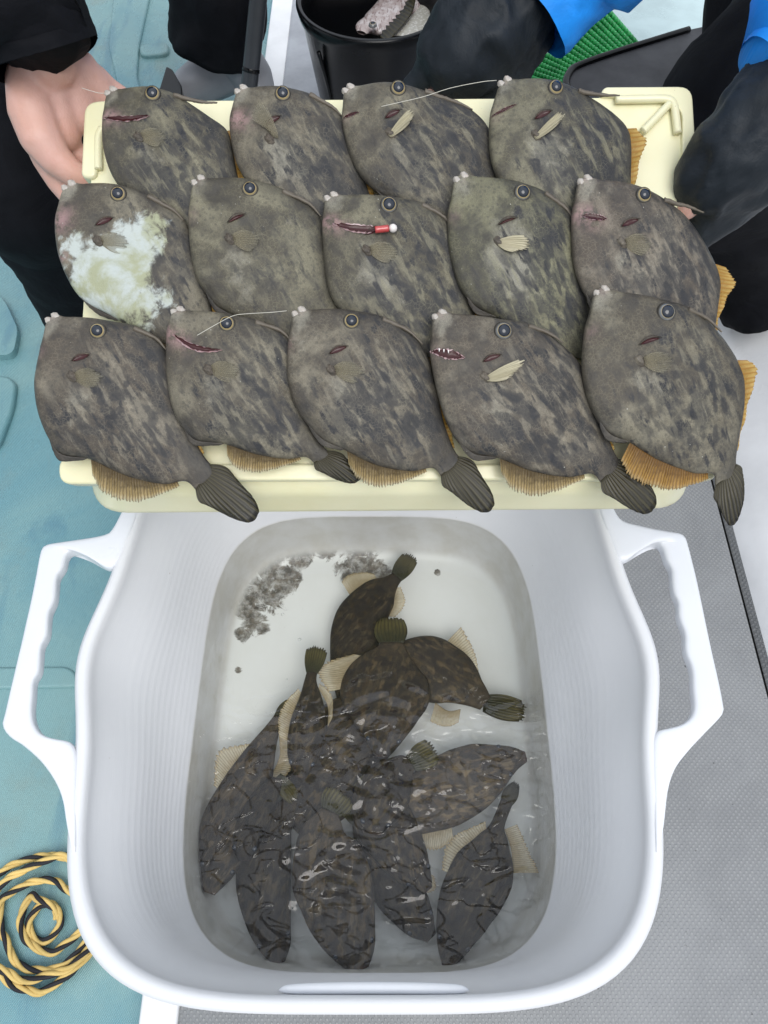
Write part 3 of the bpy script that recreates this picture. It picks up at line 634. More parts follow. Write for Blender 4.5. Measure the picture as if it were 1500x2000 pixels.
    dark = dark + .75 * np.clip((wq - .72) / .28, 0, 1) * (uq > .25) + .35 * np.clip((-wq - .8) / .2, 0, 1)
    cl = lambda a: np.clip(a, 0, 1)
    body = mk('body', vs, fs, M['skin_a'], root, zone=dict(blot=cl(blot), spots=spots, pale=cl(pale), dark=cl(dark), pink=cl(pink), white=cl(white), seed=np.full(len(vs), seed), hue=np.full(len(vs), {'A1': .6, 'A2': .3, 'A3': .4, 'A4': .7, 'B1': .3, 'B2': .6, 'B3': .6, 'B4': 1, 'B5': 0, 'C1': .1, 'C2': .3, 'C3': .2, 'C4': .1, 'C5': .35}[key])))
    fix_normals(body)
    tv = vs[:-2][top]
    def zf(p):
        d = ((tv[:, :2] - np.asarray(p)[:2]) ** 2).sum(1); i = np.argpartition(d, 4)[:4]; wgt = 1 / (d[i] + 1e-8); return float((tv[i, 2] * wgt).sum() / wgt.sum())
    # eye
    e = loc((977, 652))[0]; ez = zf(e); er = {'C5': .0069, 'C4': .0067, 'B4': .0063, 'B3': .0064}.get(key, .0059)
    ey_ = eye(root, e, er, ez + .0004)
    # lips
    for (lx, ly, r_) in ((852, 620, .0036), (865, 611, .0037)):
        q = loc((lx, ly))[0]; blob('lip', (q[0], q[1], .0012), (r_ * 1.2, r_ * .85, r_ * .75), M['lip'], root, world=False, wob=.25)
    # gill slit
    if key not in ('A1', 'C2'):
        gs = {'B2': .6, 'B4': .45, 'C5': .7, 'B5': 1.}.get(key, 1.)
        a_, b_ = loc([(937, 712), (970, 700)]); lens('gill_slit', a_, b_, .0021 * gs, zf, M['blood'], root, up=.0011, skew=.05)
        lens('gill_fold', a_ + (b_ - a_) * -.08 , b_ + (b_ - a_) * .12, .0010, lambda p: zf(p) + .0007, M['skin_a'], root, skew=.17)
    # mouth
    mt = {'A1': [(852, 690), (905, 705), (965, 700)], 'C2': [(862, 688), (915, 712), (965, 705)], 'B3': [(868, 692), (920, 706), (975, 700)], 'C4': [(841, 688), (868, 694), (900, 703)], 'B5': [(858, 690), (880, 694), (905, 697)],
          'A3': [(843, 690), (860, 689), (880, 688)], 'A4': [(843, 692), (865, 688), (892, 678)]}
    if key in mt:
        q = loc(mt[key]); w_ = {'A1': .0019, 'C2': .0019, 'B3': .0028, 'C4': .0032, 'B5': .0022}.get(key, .0010)
        sk = {'A1': -.06, 'C2': -.12, 'B3': -.05}.get(key, 0)
        lens('torn_edge', q[0] - (q[2] - q[0]) * .05, q[2] + (q[2] - q[0]) * .05, w_ * 1.25, zf, M['pinkfl'], root, up=.0007, jag=.15, seed=fi, skew=sk)
        lens('mouth_gap', q[0], q[2], w_, zf, M['blood'], root, up=.0013, jag=.25, seed=fi + 2, skew=sk)
        if key == 'C4':
            for ti in range(3):
                t_ = (ti + 1.6) / 7.; p = q[0] * (1 - t_) + q[2] * t_; up_ = loc((860 + 8 * ti, 660))[0] - loc((860 + 8 * ti, 700))[0]; up_ /= np.linalg.norm(up_)
                p = p + up_ * w_ * .55; z_ = zf(p) + .0018
                tube('tooth', [(p[0] + up_[0] * .001, p[1] + up_[1] * .001, z_), (p[0] - up_[0] * .0014, p[1] - up_[1] * .0014, z_ + .0002)], [.0008, .0003], M['whitef'], root, world=False, n=6, seg=5)
    if key == 'B3':
        a_, b_, c_ = loc([(955, 706), (980, 702), (988, 701)]); z_ = zf(b_) + .004
        fl = tag(tube('fishing_float', [c0 + ax * p[0] + ay * p[1] + n_ * z_ for p in (a_, b_)], .0028, M['red'], None, seg=10, n=12), 'tiny red and white float stuck in the torn mouth of a middle row fish', 'float')
        cp = c0 + ax * c_[0] + ay * c_[1] + n_ * z_
        t_ = blob('float_tip', cp, .0034, M['whitef'], fl)
    # pectoral fin
    if key == 'A2': bs, ou, mt_ = [(945, 728), (950, 738), (962, 742)], [(903, 704), (916, 676), (940, 682)], 'pect'
    elif key in ('A3', 'A4'): bs, ou, mt_ = [(936, 746), (938, 749), (940, 752)], [(982, 706), (990, 712), (980, 730)], 'pectb'
    elif key == 'B4': bs, ou, mt_ = [(938, 740), (939, 745), (941, 750)], [(988, 732), (1004, 748), (972, 764)], 'pectb'
    elif key == 'C4': bs, ou, mt_ = [(940, 742), (941, 746), (944, 750)], [(1001, 710), (1007, 720), (978, 748)], 'pectb'
    else: bs, ou, mt_ = [(946, 728), (950, 742), (950, 756)], [(992, 730), (1000, 746), (988, 764)], 'pect'
    if mt_ == 'pect' and key != 'A2': bs, ou = [(946, 735), (949, 742), (950, 750)], [(978, 726), (999, 740), (986, 764)]
    fan('pectoral_fin', loc(bs), loc(ou), M[mt_], (lambda p, v, z_=zf(loc(bs)[1]): z_ + (.0010 + .0028 * v if mt_ == 'pectb' else .0008 + .0006 * v)), root, nu=36, nv=6, jag=.8, zig=.0001, seed=fi, bulge=.3)
    q = loc((936, 744))[0]; q2 = loc((950, 740))[0]
    blob('fin_base', (q[0] * .6 + q2[0] * .4, q[1] * .6 + q2[1] * .4, zf(q) - .0012), (.0052, .0038, .0030), M['skin_a'], root, world=False, wob=.3)
    # dorsal spine folded along the back
    sp_ = [(1028, 640), (1045, 645), (1072, 655), (1097, 672)] if key[0] == 'C' or key == 'B2' else ([(1025, 640), (1050, 640), (1080, 640), (1110, 640)] if key in ('A1', 'A4', 'B5') else [(1028, 640), (1050, 650), (1075, 662), (1095, 676)])
    q = loc(sp_); tube('dorsal_spine', [(p[0], p[1], .0055 - .0004 * i_) for i_, p in enumerate(q)], [.0024, .0019, .0014, .0006], M['spine'], root, world=False, wob=.3, sc_=300, seg=24)
    # fins along belly and back, tail
    def flat(p, v): return .001 - .0010 * v
    fan('anal_fin', loc([(974, 888), (1010, 905), (1050, 918), (1095, 926), (1140, 925)]), loc([(980, 925), (1000, 952), (1040, 966), (1085, 958), (1143, 934)]) if key != 'C5' else loc([(965, 930), (1000, 955), (1050, 965), (1095, 960), (1150, 934)]),
        M['analg'] if key in ('C5',) else M['anal'], flat, root, nu=130, jag=.7, zig=.00015, seed=fi)
    fan('dorsal_fin', loc([(1128, 715), (1150, 760), (1166, 805), (1182, 850), (1192, 880)]), loc([(1158, 712), (1186, 734), (1184, 775), (1190, 830), (1200, 878)]), M['dors'], lambda p, v: .0 - .001 * v, root, nu=90, zig=.0001, jag=.6, seed=fi)
    fan('tail_fin', loc([(1207, 897), (1196, 912), (1184, 926), (1172, 940)]), loc([(1250, 928), (1272, 955), (1281, 985), (1262, 1004), (1222, 990), (1195, 966)]) if key != 'C5' else loc([(1235, 930), (1268, 950), (1282, 988), (1262, 1002), (1225, 985), (1198, 962)]),
        M['tail'], lambda p, v: .0015 + .002 * math.sin(2.5 * v) - .002 * v, root, nu=44, nv=12, jag=.06, zig=.0003, seed=fi, bulge=.22)
    tv_ = loc([(893, 858), (925, 886), (970, 893)]); fl_ = loc([(905, 880), (926, 899), (962, 896)])
    vsf = []
    b_ = crom(tv_, 24); o_ = crom(fl_, 24)
    for i_ in range(24):
        for v_ in range(6):
            p = b_[i_] * (1 - v_ / 5) + o_[i_] * v_ / 5; vsf.append((p[0], p[1], .002 - .0018 * v_ / 5 + .0006 * noise.noise(Vector((p[0] * 500, p[1] * 500, 0)))))
    pf = mk('pelvic_flap', vsf, gridfaces(24, 6), M['skin_a'], root, zone=dict(dark=np.full(len(vsf), .85), seed=np.full(len(vsf), seed)))
    so = pf.modifiers.new('thick', 'SOLIDIFY'); so.thickness = .0016; so.offset = 0

# ------------------------------------------------------------------ live filefish in the tub
def tub_fish(label, spine, z, dz=0., tail=None, fins=(), th=.016, brown=.5, tilt=0., tailmat='otail'):
    """spine: (px,py,half width px) snout first; z height; lofted with an oval section"""
    sp_ = crom(np.array(spine, float), 60); n_ = np.array([0, 0, 1.]); S0 = at(spine[0][0], spine[0][1], z); E0 = at(spine[-1][0], spine[-1][1], z)
    c0 = (S0 + E0) / 2; ax = E0 - S0; ax /= np.linalg.norm(ax); ay = np.cross(n_, ax); rot = Matrix((ax, ay, n_)).transposed()
    root = tag(empty('filefish', c0, rot), label, 'fish', 'live filefish in the white tub')
    def loc(px):
        P = hit(np.atleast_2d(np.array(px, float)), c0, n_) - c0; return np.stack([P @ ax, P @ ay], -1)
    C = loc(sp_[:, :2]); tg = np.gradient(C, axis=0); tg /= np.linalg.norm(tg, axis=1)[:, None]; nm = np.stack([-tg[:, 1], tg[:, 0]], -1)
    scl = np.array([np.linalg.norm(loc([p[0] + 10, p[1]])[0] - loc([p[0], p[1]])[0]) / 10 for p in sp_]); hw = sp_[:, 2] * scl
    u = np.linspace(0, 1, 60); t_ = np.interp(u, [0, .06, .3, .6, .9, 1], [.25, .5, 1, .9, .35, .2]); hv = min(1., .016 / th) if th else 1
    vs = []; NVv = 40
    for i in range(60):
        for j in range(NVv):
            a = 2 * math.pi * j / NVv; q = C[i] + nm[i] * hw[i] * math.cos(a) * (1 + .03 * noise.noise(Vector((u[i] * 9, j * .3, z * 40))))
            vs.append((q[0], q[1], math.sin(a) * abs(math.sin(a)) ** -.1 * th * t_[i] + dz * (u[i] - .5) if abs(math.sin(a)) > 1e-6 else dz * (u[i] - .5)))
    fs = gridfaces(60, NVv, True); vs = np.array(vs); k = len(vs); vs = np.vstack([vs, vs[:NVv].mean(0), vs[-NVv:].mean(0)])
    fs += [(k, (j + 1) % NVv, j) for j in range(NVv)] + [(k + 1, k - NVv + j, k - NVv + (j + 1) % NVv) for j in range(NVv)]
    one = np.ones(len(vs)); sd_ = (spine[0][0] * .013) % 1
    uu = np.r_[np.repeat(u, NVv), 0, 1]
    body = mk('body', vs, fs, M['skin_w'], root, zone=dict(spots=one, dark=.15 + .5 * (uu > .85), pale=.4 * np.exp(-((uu - .45) / .15) ** 2), tone=one * {'rusty': .35, 'big g': .9, 'large': .35, 'dark ': -.15, 'small': -.45, 'slend': -.1, 'long ': .25, 'grey ': .1, 'brown': .1, 'topmo': -.1}.get(label[:5], -.2), blot=np.clip(np.array([noise.noise(Vector((p[0] * 110 + sd_ * 9, p[1] * 190, 3.))) for p in vs]) * 3.2 + .05, 0, 1), hue=one * .2, pink=.1 * np.exp(-(uu / .02) ** 2), white=0 * one, seed=one * sd_)); fix_normals(body)
    tz = dz * .5
    if tail:
        (tx, ty, tw) = tail; e = C[-1]; tp = loc([tx, ty])[0]; d = tp - e; d /= np.linalg.norm(d); nn = np.array([-d[1], d[0]]); w0 = hw[-1] * 1.0; w1 = tw * scl[-1]
        fan('tail_fin', [e - d * .002 - nn * w0, e - d * .002, e - d * .002 + nn * w0], [tp - nn * w1 - d * .004, tp - nn * w1 * .5, tp, tp + nn * w1 * .5, tp + nn * w1 - d * .004], M[tailmat], lambda p, v: tz + .001 * v, root, nu=36, jag=.5, seed=int(tx), bulge=.18)
    for (b, o_) in fins:
        fan('fin', loc(b), loc(o_), M['palefin'], lambda p, v: tz * .4 + .002 * v, root, nu=50, jag=.5, seed=int(b[0][0]))
    # pair of side eyes
    ei = 9
    for s_ in (-1, 1):
        q = C[ei] + nm[ei] * hw[ei] * .80 * s_
        ob = blob('eye', (q[0], q[1], th * t_[ei] * .50 + dz * (u[ei] - .5)), (.0034, .0034, .0024), M['pupil'], root, world=False, nu=12, nv=8)
    return root
tub_fish('topmost live filefish in the tub, its fan tail pointing to the upper right', [(668, 1370, 10), (680, 1330, 34), (688, 1280, 44), (702, 1215, 50), (738, 1165, 38), (762, 1142, 18), (775, 1130, 12)], .035, .01, (803, 1090, 17),
         [([(684, 1165), (715, 1145), (742, 1140)], [(667, 1138), (690, 1122), (730, 1122)]), ([(770, 1150), (765, 1175), (758, 1205)], [(783, 1148), (790, 1180), (772, 1208)])])
tub_fish('brown live filefish with olive square tail pointing up, lying over the middle of the school', [(745, 1480, 12), (750, 1430, 48), (752, 1370, 86), (756, 1315, 78), (764, 1272, 34), (765, 1256, 22)], .055, .0, (762, 1208, 27),
         [([(672, 1345), (695, 1312), (730, 1285)], [(640, 1352), (625, 1305), (690, 1278)])])
tub_fish('rusty brown live filefish with a yellow back fin and its tail reaching to the right', [(760, 1320, 10), (790, 1300, 48), (835, 1305, 66), (885, 1325, 56), (922, 1352, 32), (948, 1374, 17)], .040, .0, (1022, 1390, 21),
         [([(868, 1258), (900, 1285), (930, 1338)], [(900, 1226), (926, 1275), (938, 1342)]), ([(850, 1372), (875, 1388), (900, 1385)], [(840, 1410), (870, 1420), (895, 1412)])])
tub_fish('slender live filefish seen from above with a frayed yellowish tail left of the brown one', [(585, 1520, 10), (592, 1480, 30), (600, 1425, 36), (606, 1375, 26), (606, 1335, 13), (609, 1314, 10)], .060, .0, (620, 1266, 21),
         [([(640, 1420), (640, 1380), (622, 1345)], [(650, 1400), (648, 1360), (624, 1335)]), ([(565, 1450), (572, 1400), (590, 1355)], [(545, 1440), (548, 1390), (582, 1345)])])
tub_fish('long grey live filefish along the left wall of the tub, snout at lower left', [(408, 1745, 12), (428, 1690, 39), (448, 1620, 58), (478, 1550, 53), (505, 1480, 33), (532, 1425, 15), (545, 1402, 11)], .050, .0, (575, 1374, 17),
         [([(448, 1560), (465, 1510), (490, 1470)], [(418, 1535), (430, 1470), (492, 1452)]), ([(545, 1440), (545, 1480), (522, 1530)], [(562, 1440), (572, 1490), (545, 1535)])])
tub_fish('big grey live filefish at the right of the school, snout touching the right side', [(1027, 1478, 10), (990, 1485, 30), (935, 1510, 58), (870, 1545, 66), (810, 1580, 50), (770, 1600, 24), (750, 1610, 16)], .050, .0, (715, 1635, 22),
         [([(800, 1625), (840, 1615), (880, 1595)], [(802, 1648), (850, 1660), (885, 1640)])])
tub_fish('small blackish live filefish curled near the surface over the left fish', [(478, 1682, 12), (480, 1650, 26), (497, 1600, 31), (522, 1555, 24), (538, 1530, 14), (542, 1520, 10)], .076, .0, (575, 1562, 14), th=.012)
tub_fish('dark live filefish left of the largest one, snout near the front wall', [(545, 1882, 12), (538, 1845, 32), (522, 1780, 47), (515, 1700, 54), (530, 1630, 42), (556, 1585, 24), (572, 1562, 13)], .045, .0, (592, 1530, 18),
         [([(486, 1760), (484, 1740)], [(470, 1742), (465, 1728)])])
tub_fish('largest live filefish in the tub, mottled, facing the bottom edge at the centre', [(703, 1895, 18), (692, 1855, 44), (668, 1785, 68), (645, 1705, 76), (632, 1640, 54), (640, 1600, 28), (645, 1585, 18)], .065, .0, (668, 1550, 32), th=.018)
tub_fish('dark live filefish beside the largest one, snout down to its right', [(843, 1832, 12), (815, 1795, 36), (775, 1735, 48), (735, 1675, 40), (708, 1625, 20), (700, 1605, 13)], .040, .0, (690, 1565, 24))
tub_fish('grey live filefish with a pale ragged pectoral fin beside the clear patch of water', [(838, 1738, 10), (806, 1695, 38), (765, 1630, 56), (735, 1570, 52), (720, 1520, 24)], .056, .0, (715, 1510, 22),
         [([(800, 1680), (815, 1700), (822, 1722)], [(848, 1712), (850, 1735), (835, 1745)])])
tub_fish('dark live filefish alone at the lower right with pale fins spread on both sides', [(873, 1890, 10), (884, 1845, 33), (908, 1775, 55), (945, 1700, 60), (965, 1640, 30), (972, 1612, 14), (990, 1565, 12)], .048, .0, (1008, 1530, 10),
         [([(900, 1715), (920, 1670), (950, 1620)], [(862, 1700), (880, 1640), (948, 1604)]), ([(985, 1620), (998, 1660), (1000, 1705)], [(1010, 1610), (1030, 1660), (1052, 1705)])], tailmat='tail')
tub_fish('grey live filefish under the rippled water in the centre left of the tub', [(612, 1640, 20), (615, 1590, 58), (635, 1520, 84), (675, 1450, 88), (725, 1395, 60), (750, 1365, 30)], .036, .0, (760, 1355, 24))
tub_fish('live filefish in the centre whose olive tail overlaps the big grey one at the right', [(730, 1630, 14), (738, 1585, 44), (758, 1535, 50), (785, 1502, 30), (802, 1490, 15)], .072, .0, (848, 1466, 26), th=.011)
for k_, (x, y, r_) in enumerate([(585, 1249, .0022), (552, 1200, .0022), (560, 1327, .0013), (533, 1130, .0015), (770, 1420, .0015), (975, 1560, .0016), (655, 1120, .0018)]):
    p = at(x, y, WZ + .0005); b = blob('bubble', p, (r_, r_, r_ * .6), M['water'], None, nu=14, nv=8)
    tag(b, 'tiny clear air bubble floating on the tub water', 'bubble', 'bubbles floating on the tub water')

# ------------------------------------------------------------------ fishing lines
def line(label, pts):
    P = [TO + (hit(np.array([[x, y]], float), TO + Tn * h, Tn)[0] - TO) for x, y, h in pts]
    o = tube('fishing_line', P, .00022, M['line'], None, n=6, seg=60); tag(o, label, 'fishing line')
line('clear fishing line running from the far fish snout over the eye of its left neighbour', [(970, 157, .046), (940, 160, .048), (880, 172, .046), (830, 188, .046), (780, 200, .045), (745, 208, .044)])
line('beaded fishing line across the face of the cut front row fish to the purplish one', [(560, 607, .048), (530, 610, .052), (480, 613, .052), (455, 617, .052), (425, 632, .052), (385, 655, .051)])
line('short fine fishing line from the first back row fish towards the bare hand', [(205, 182, .04), (190, 181, .041), (160, 172, .038)])

# ------------------------------------------------------------------ rope coil, lower left
M['ropey'] = cloth_mat('yellow_rope', (.50, .36, .13), .6, .1, .001); M['ropek'] = cloth_mat('black_rope', (.018, .018, .022), .6, .1, .001)
rope = tag(empty('coiled_rope', at(80, 1800, -.035)), 'yellow and black striped rope coiled on the teal floor left of the tub', 'rope')
rp = [(110, 1795, .0), (102, 1768, 0), (78, 1768, 0), (62, 1790, 0), (64, 1822, 0), (88, 1838, 0), (112, 1815, .003), (112, 1780, .006), (85, 1752, .006), (52, 1757, .004), (40, 1795, .003), (58, 1845, .003), (100, 1860, .003), (140, 1835, .003), (170, 1790, .004), (160, 1745, .004),
      (95, 1722, .004), (40, 1735, .003), (2, 1775, .003), (8, 1840, .003), (45, 1885, .003), (100, 1888, .005), (165, 1850, .006), (200, 1780, .006), (180, 1710, .006), (130, 1680, .008), (60, 1690, .008), (-10, 1740, .007), (-25, 1830, .005), (0, 1900, .005), (60, 1935, .004),
      (110, 1925, .004), (165, 1880, .004), (205, 1800, .001), (190, 1700, .002), (120, 1668, .002), (50, 1680, .001), (-20, 1725, .001), (-50, 1800, .001), (-30, 1870, .008), (40, 1912, .008), (90, 1908, .008), (150, 1870, .010), (190, 1840, .010)]
cl_ = crom(np.array([at(x + 15 * noise.noise(Vector((i_ * .7, 0, 5))), y + 15 * noise.noise(Vector((i_ * .7, 3, 1))), -.029 + h * 1.2) for i_, (x, y, h) in enumerate(rp)]), 1100)
cl_ += np.array([[noise.noise(Vector((q[0] * 35, q[1] * 35, i_ * .02))) * .0035, noise.noise(Vector((q[0] * 35, q[1] * 35, i_ * .02 + 9))) * .0035, 0] for i_, q in enumerate(cl_)])
s_ = np.r_[0, np.cumsum(np.linalg.norm(np.diff(cl_, axis=0), axis=1))]
for k_ in range(3):
    P = []
    for i in range(len(cl_)):
        t_ = cl_[min(i + 1, len(cl_) - 1)] - cl_[max(i - 1, 0)]; t_ /= np.linalg.norm(t_); sd_ = np.cross(t_, (0, 0, 1)); sd_ /= np.linalg.norm(sd_); up = np.cross(sd_, t_)
        a = -s_[i] * 2 * math.pi / .056 + k_ * 2 * math.pi / 3
        P.append(cl_[i] + (sd_ * math.cos(a) + up * math.sin(a)) * .0022)
    tube('strand', P, .0026, M['ropek'] if k_ == 0 else M['ropey'], rope, n=8, seg=1400)

# ------------------------------------------------------------------ things at the top: bucket, pole, mat, bag
M['blackp'] = plastic('black_plastic', (.004, .0045, .0055), .22, .1, spec=.3)
bc = np.array([-.018, 1.545, .012]); bk = tag(empty('bucket', bc), 'round black plastic bucket with a lipped rim standing behind the lid, holding two sea bream', 'bucket')
H = .25; Nn = 72; prof = [(.0, 0), (.100, 0), (.108, .006), (.140, H - .03), (.146, H - .022), (.150, H - .004), (.149, H), (.141, H + .001), (.138, H - .004), (.134, H - .03), (.104, .012), (.0, .010)]
vs = []
for r_, z_ in prof:
    for j in range(Nn): vs.append((r_ * math.cos(2 * math.pi * j / Nn), r_ * math.sin(2 * math.pi * j / Nn), z_))
fix_normals(mk('pail', vs, gridfaces(len(prof), Nn, True), M['blackp'], bk))
tube('spout_rib', [(-.105, -.098, .205), (-.09, -.085, .12), (-.078, -.072, .03)], .004, M['blackp'], bk, world=False)
# bream
g = G('bream_skin', .3, .5, .3); o = g.co.outputs['Object']; c = g.mix(g.ramp(g.noise(o, 60, 5, .6), .4, .65), (.42, .34, .32), (.60, .55, .54)); st_ = g.math('SINE', g.math('MULTIPLY', g.noise(g.map(o, (1, 3, 1)), 30, 2), 60.))
c = g.mix(g.ramp(g.noise(g.map(o, (3, 1, 1)), 70, 4, .6), .52, .62, 0, .7), c, (.17, .09, .08)); g.color(c); g.bump(g.vor(o, 260), .0008, .5); M['bream'] = g.m
g = G('bream_fin_skin', .35, .5, .2); o = g.co.outputs['Object']; c = g.mix(g.ramp(g.vor(g.map(o, (1, 1, 1)), 190), .1, .6), (.66, .64, .60), (.42, .40, .34)); g.color(c); g.bump(g.vor(o, 190), .0010, .6); M['breamw'] = g.m
def bream(label, spine, z, mat, tailp=None):
    sp_ = crom(np.array(spine, float), 40); P = np.array([at(a, b, z) for a, b, _ in sp_]); scl = .00098
    tg = np.gradient(P, axis=0); tg /= np.linalg.norm(tg, axis=1)[:, None]; nm = np.cross((0, 0, 1), tg)
    root = tag(empty('sea_bream', P[20]), label, 'fish'); vs = []
    for i in range(40):
        for j in range(30):
            a = 2 * math.pi * j / 30; h = sp_[i, 2] * scl
            vs.append(P[i] + nm[i] * h * math.cos(a) + np.array([0, 0, .35 * h * math.sin(a)]))
    fix_normals(mk('body', vs, gridfaces(40, 30, True), mat, root, world=True)); return root, P, nm
rt, P, nm = bream('reddish silver sea bream head showing in the black bucket, eye turned up', [(706, 64, 10), (716, 54, 26), (738, 46, 38), (764, 26, 44), (800, -10, 48), (840, -60, 22)], .20, M['bream'])
q = at(728, 46, .222); e = lathe('eye', [(.0085, -.004), (.0075, .0), (.005, .0012), (.0001, .0016)], M['gold'], rt); e.matrix_world = Matrix.Translation(Vector(q)); e.matrix_parent_inverse = Matrix(); e.location = Vector(q) - rt.location
lathe('pupil', [(.0048, .001), (.004, .0022), (.0001, .0028)], M['pupil'], e)
ra, rb = at(752, 78, .225), at(812, 20, .228)
def wl(o, root): pass
fan_v = [(at(752, 80, .222), at(738, 66, .224)), ]
dfb = [at(x, y, .222) for x, y in ((756, 84), (772, 66), (790, 46), (806, 22), (812, 0))]; dfo = [at(x, y, .228) for x, y in ((742, 68), (758, 48), (776, 28), (792, 8), (800, -10))]
d1 = np.array(dfb) - np.array(rt.location); d2 = np.array(dfo) - np.array(rt.location)
fan('dorsal_fin', [p[:2] for p in d1], [p[:2] for p in d2], M['tail'], lambda p, v: d1[0][2] + .003 * v, rt, nu=40, jag=1.5)
rt2, P, nm = bream('pale silver flank and tail of a second sea bream lying along the black bucket rim', [(792, 84, 34), (806, 66, 33), (820, 40, 24), (828, 15, 11), (832, -5, 9)], .205, M['breamw'])
# pole
pa, pb = at(486, 180, .35), at(512, -60, .35)
pA, pB = at(468, 350, .0), at(524, -190, .42); po = tag(tube('pole', [pA, pB], .0160, plastic('black_rubber', (.035, .04, .047), .35, .1), None, seg=14, n=20), 'straight black rubber covered pole leaning beside the white deck border behind the lid', 'pole')
po2 = tube('pole_band', [pA + (pB - pA) * .44, pA + (pB - pA) * .455], .0172, M['blackp'], po, seg=4, n=20)
# green mat
g = G('green_mesh', .35, .5, .2, (.01, .16, .045)); o = g.co.outputs['Object']; g.color(g.mix(g.ramp(g.noise(o, 20, 4), .3, .7), (.016, .26, .065), (.05, .50, .14))); M['green'] = g.m
q4 = [at(x, y, .035) for x, y in ((1018, 150), (1185, 22), (1245, 92), (1095, 175))]
mat_ = tag(empty('green_mat', q4[0]), 'bright green plastic anti slip mesh mat lying on the pale side deck', 'mat')
def bil(u, v): return (q4[0] * (1 - u) + q4[1] * u) * (1 - v) + (q4[3] * (1 - u) + q4[2] * u) * v
vs = []; fs = []
def bar(p, q, r, h):
    d = q - p; d /= np.linalg.norm(d); s = np.cross(d, (0, 0, 1)) * r; k = len(vs); z = np.array([0, 0, h])
    vs.extend([p - s, p + s, q + s, q - s, p - s * .5 + z, p + s * .5 + z, q + s * .5 + z, q - s * .5 + z]); fs.extend([(k, k + 1, k + 2, k + 3), (k + 4, k + 5, k + 6, k + 7), (k, k + 1, k + 5, k + 4), (k + 1, k + 2, k + 6, k + 5), (k + 2, k + 3, k + 7, k + 6), (k + 3, k, k + 4, k + 7)])
for i in range(19): bar(bil(i / 18, 0), bil(i / 18, 1), .004, .010)
for i in range(13): bar(bil(0, i / 12), bil(1, i / 12), .004, .006)
for i in range(18):
    for j in range(12):
        p = bil((i + .5) / 18, j / 12); bar(p + np.array([-.003, 0, .004]), p + np.array([.003, 0, .004]), .004, .012)
fix_normals(mk('mesh_grid', vs, fs, M['green'], mat_, world=True))
vs = []; fs = []
bse = [bil(0, 0), bil(1, 0), bil(1, 1), bil(0, 1)]; mk('backing', [p - np.array([0, 0, .002]) for p in bse], [(0, 1, 2, 3)], G('green_dark', .6, .3, 0, (.006, .05, .02)).m, mat_, world=True)
# dark bag/case
M['case'] = plastic('dark_grey_case', (.045, .045, .052), .5, .1)
cs = tag(empty('storage_case', at(1250, 150, .03)), 'dark grey storage case with raised black rim behind the upper right lid corner', 'case')
pp = [at(x, y, .15)[:2] for x, y in ((1108, 150), (1128, 125), (1340, 57), (1420, 40), (1420, 240), (1180, 240), (1115, 215))]
prism('case_top', roundpoly(pp, .02), .025, .15, M['case'], cs, bevel=.012)
P = [at(x, y, .152) for x, y in ((1120, 200), (1106, 165), (1112, 142), (1130, 128), (1200, 103), (1280, 78), (1345, 58))]
tube('rim_piping', P, .007, M['blackp'], cs, seg=50)

# ------------------------------------------------------------------ people
M['cloth'] = cloth_mat('black_cloth', (.0022, .0026, .0045)); M['glove'] = cloth_mat('black_glove', (.012, .0155, .020), .5, .1, .004)
M['blue'] = cloth_mat('blue_jacket', (.012, .20, .62), .5, .1, .003)
g = G('human_skin', .45, .4, .05, sub=.15); o = g.co.outputs['Object']
c = g.mix(g.ramp(g.noise(o, 22, 4, .6), .35, .65), (.62, .36, .29), (.68, .42, .36)); c = g.mix(g.ramp(g.noise(o, 9, 3), .45, .7, 0, .6), c, (.64, .27, .23)); g.color(c)
hb = g.bump(g.noise(g.map(o, (1, 1, 1)), 420, 4, .7), .0006, .6); g.bump(g.ramp(g.vor(g.map(o, (.5, 1, 1), rot=(0, 0, .9)), 75, 'DISTANCE_TO_EDGE'), 0, .05), .0006, .10, hb); M['hskin'] = g.m
def capsules(name, chains, mat, parent, vox=.0028, smooth=8, world=True, fold=0.):
    """one continuous surface out of tapered limbs, fused by voxel remesh"""
    bm = bmesh.new()
    for ch in chains:
        for (p, r1), (q, r2) in zip(ch[:-1], ch[1:]):
            p = np.array(p, float); q = np.array(q, float); L = np.linalg.norm(q - p); st = max(2, int(L / (min(r1, r2) * .35)) + 1)
            for i in range(st + 1):
                t = i / st; c = p * (1 - t) + q * t; r = r1 * (1 - t) + r2 * t
                bmesh.ops.create_icosphere(bm, subdivisions=2, radius=r, matrix=Matrix.Translation(Vector(c)))
    me = bpy.data.meshes.new(name); bm.to_mesh(me); bm.free()
    o = bpy.data.objects.new(name, me); COL.objects.link(o)
    m = o.modifiers.new('r', 'REMESH'); m.mode = 'VOXEL'; m.voxel_size = vox; m.use_smooth_shade = True
    s = o.modifiers.new('s', 'SMOOTH'); s.iterations = smooth; s.factor = .5
    dg = bpy.context.evaluated_depsgraph_get(); me2 = bpy.data.meshes.new_from_object(o.evaluated_get(dg)); o.modifiers.clear(); o.data = me2
    if fold:
        for v in me2.vertices:
            n_ = 1 - abs(noise.fractal(v.co * 26 + Vector((noise.noise(v.co * 9), 0, 0)) * 1.5, .9, 2., 2)) * 2.2
            v.co += v.normal * fold * n_
    me2.materials.clear(); me2.materials.append(mat); me2.polygons.foreach_set('use_smooth', [True] * len(me2.polygons))
    if parent is not None:
        o.parent = parent
        if world: o.matrix_local = parent.matrix_world.inverted()
    return o
def D(x, y, d): return atd(x, y, d)
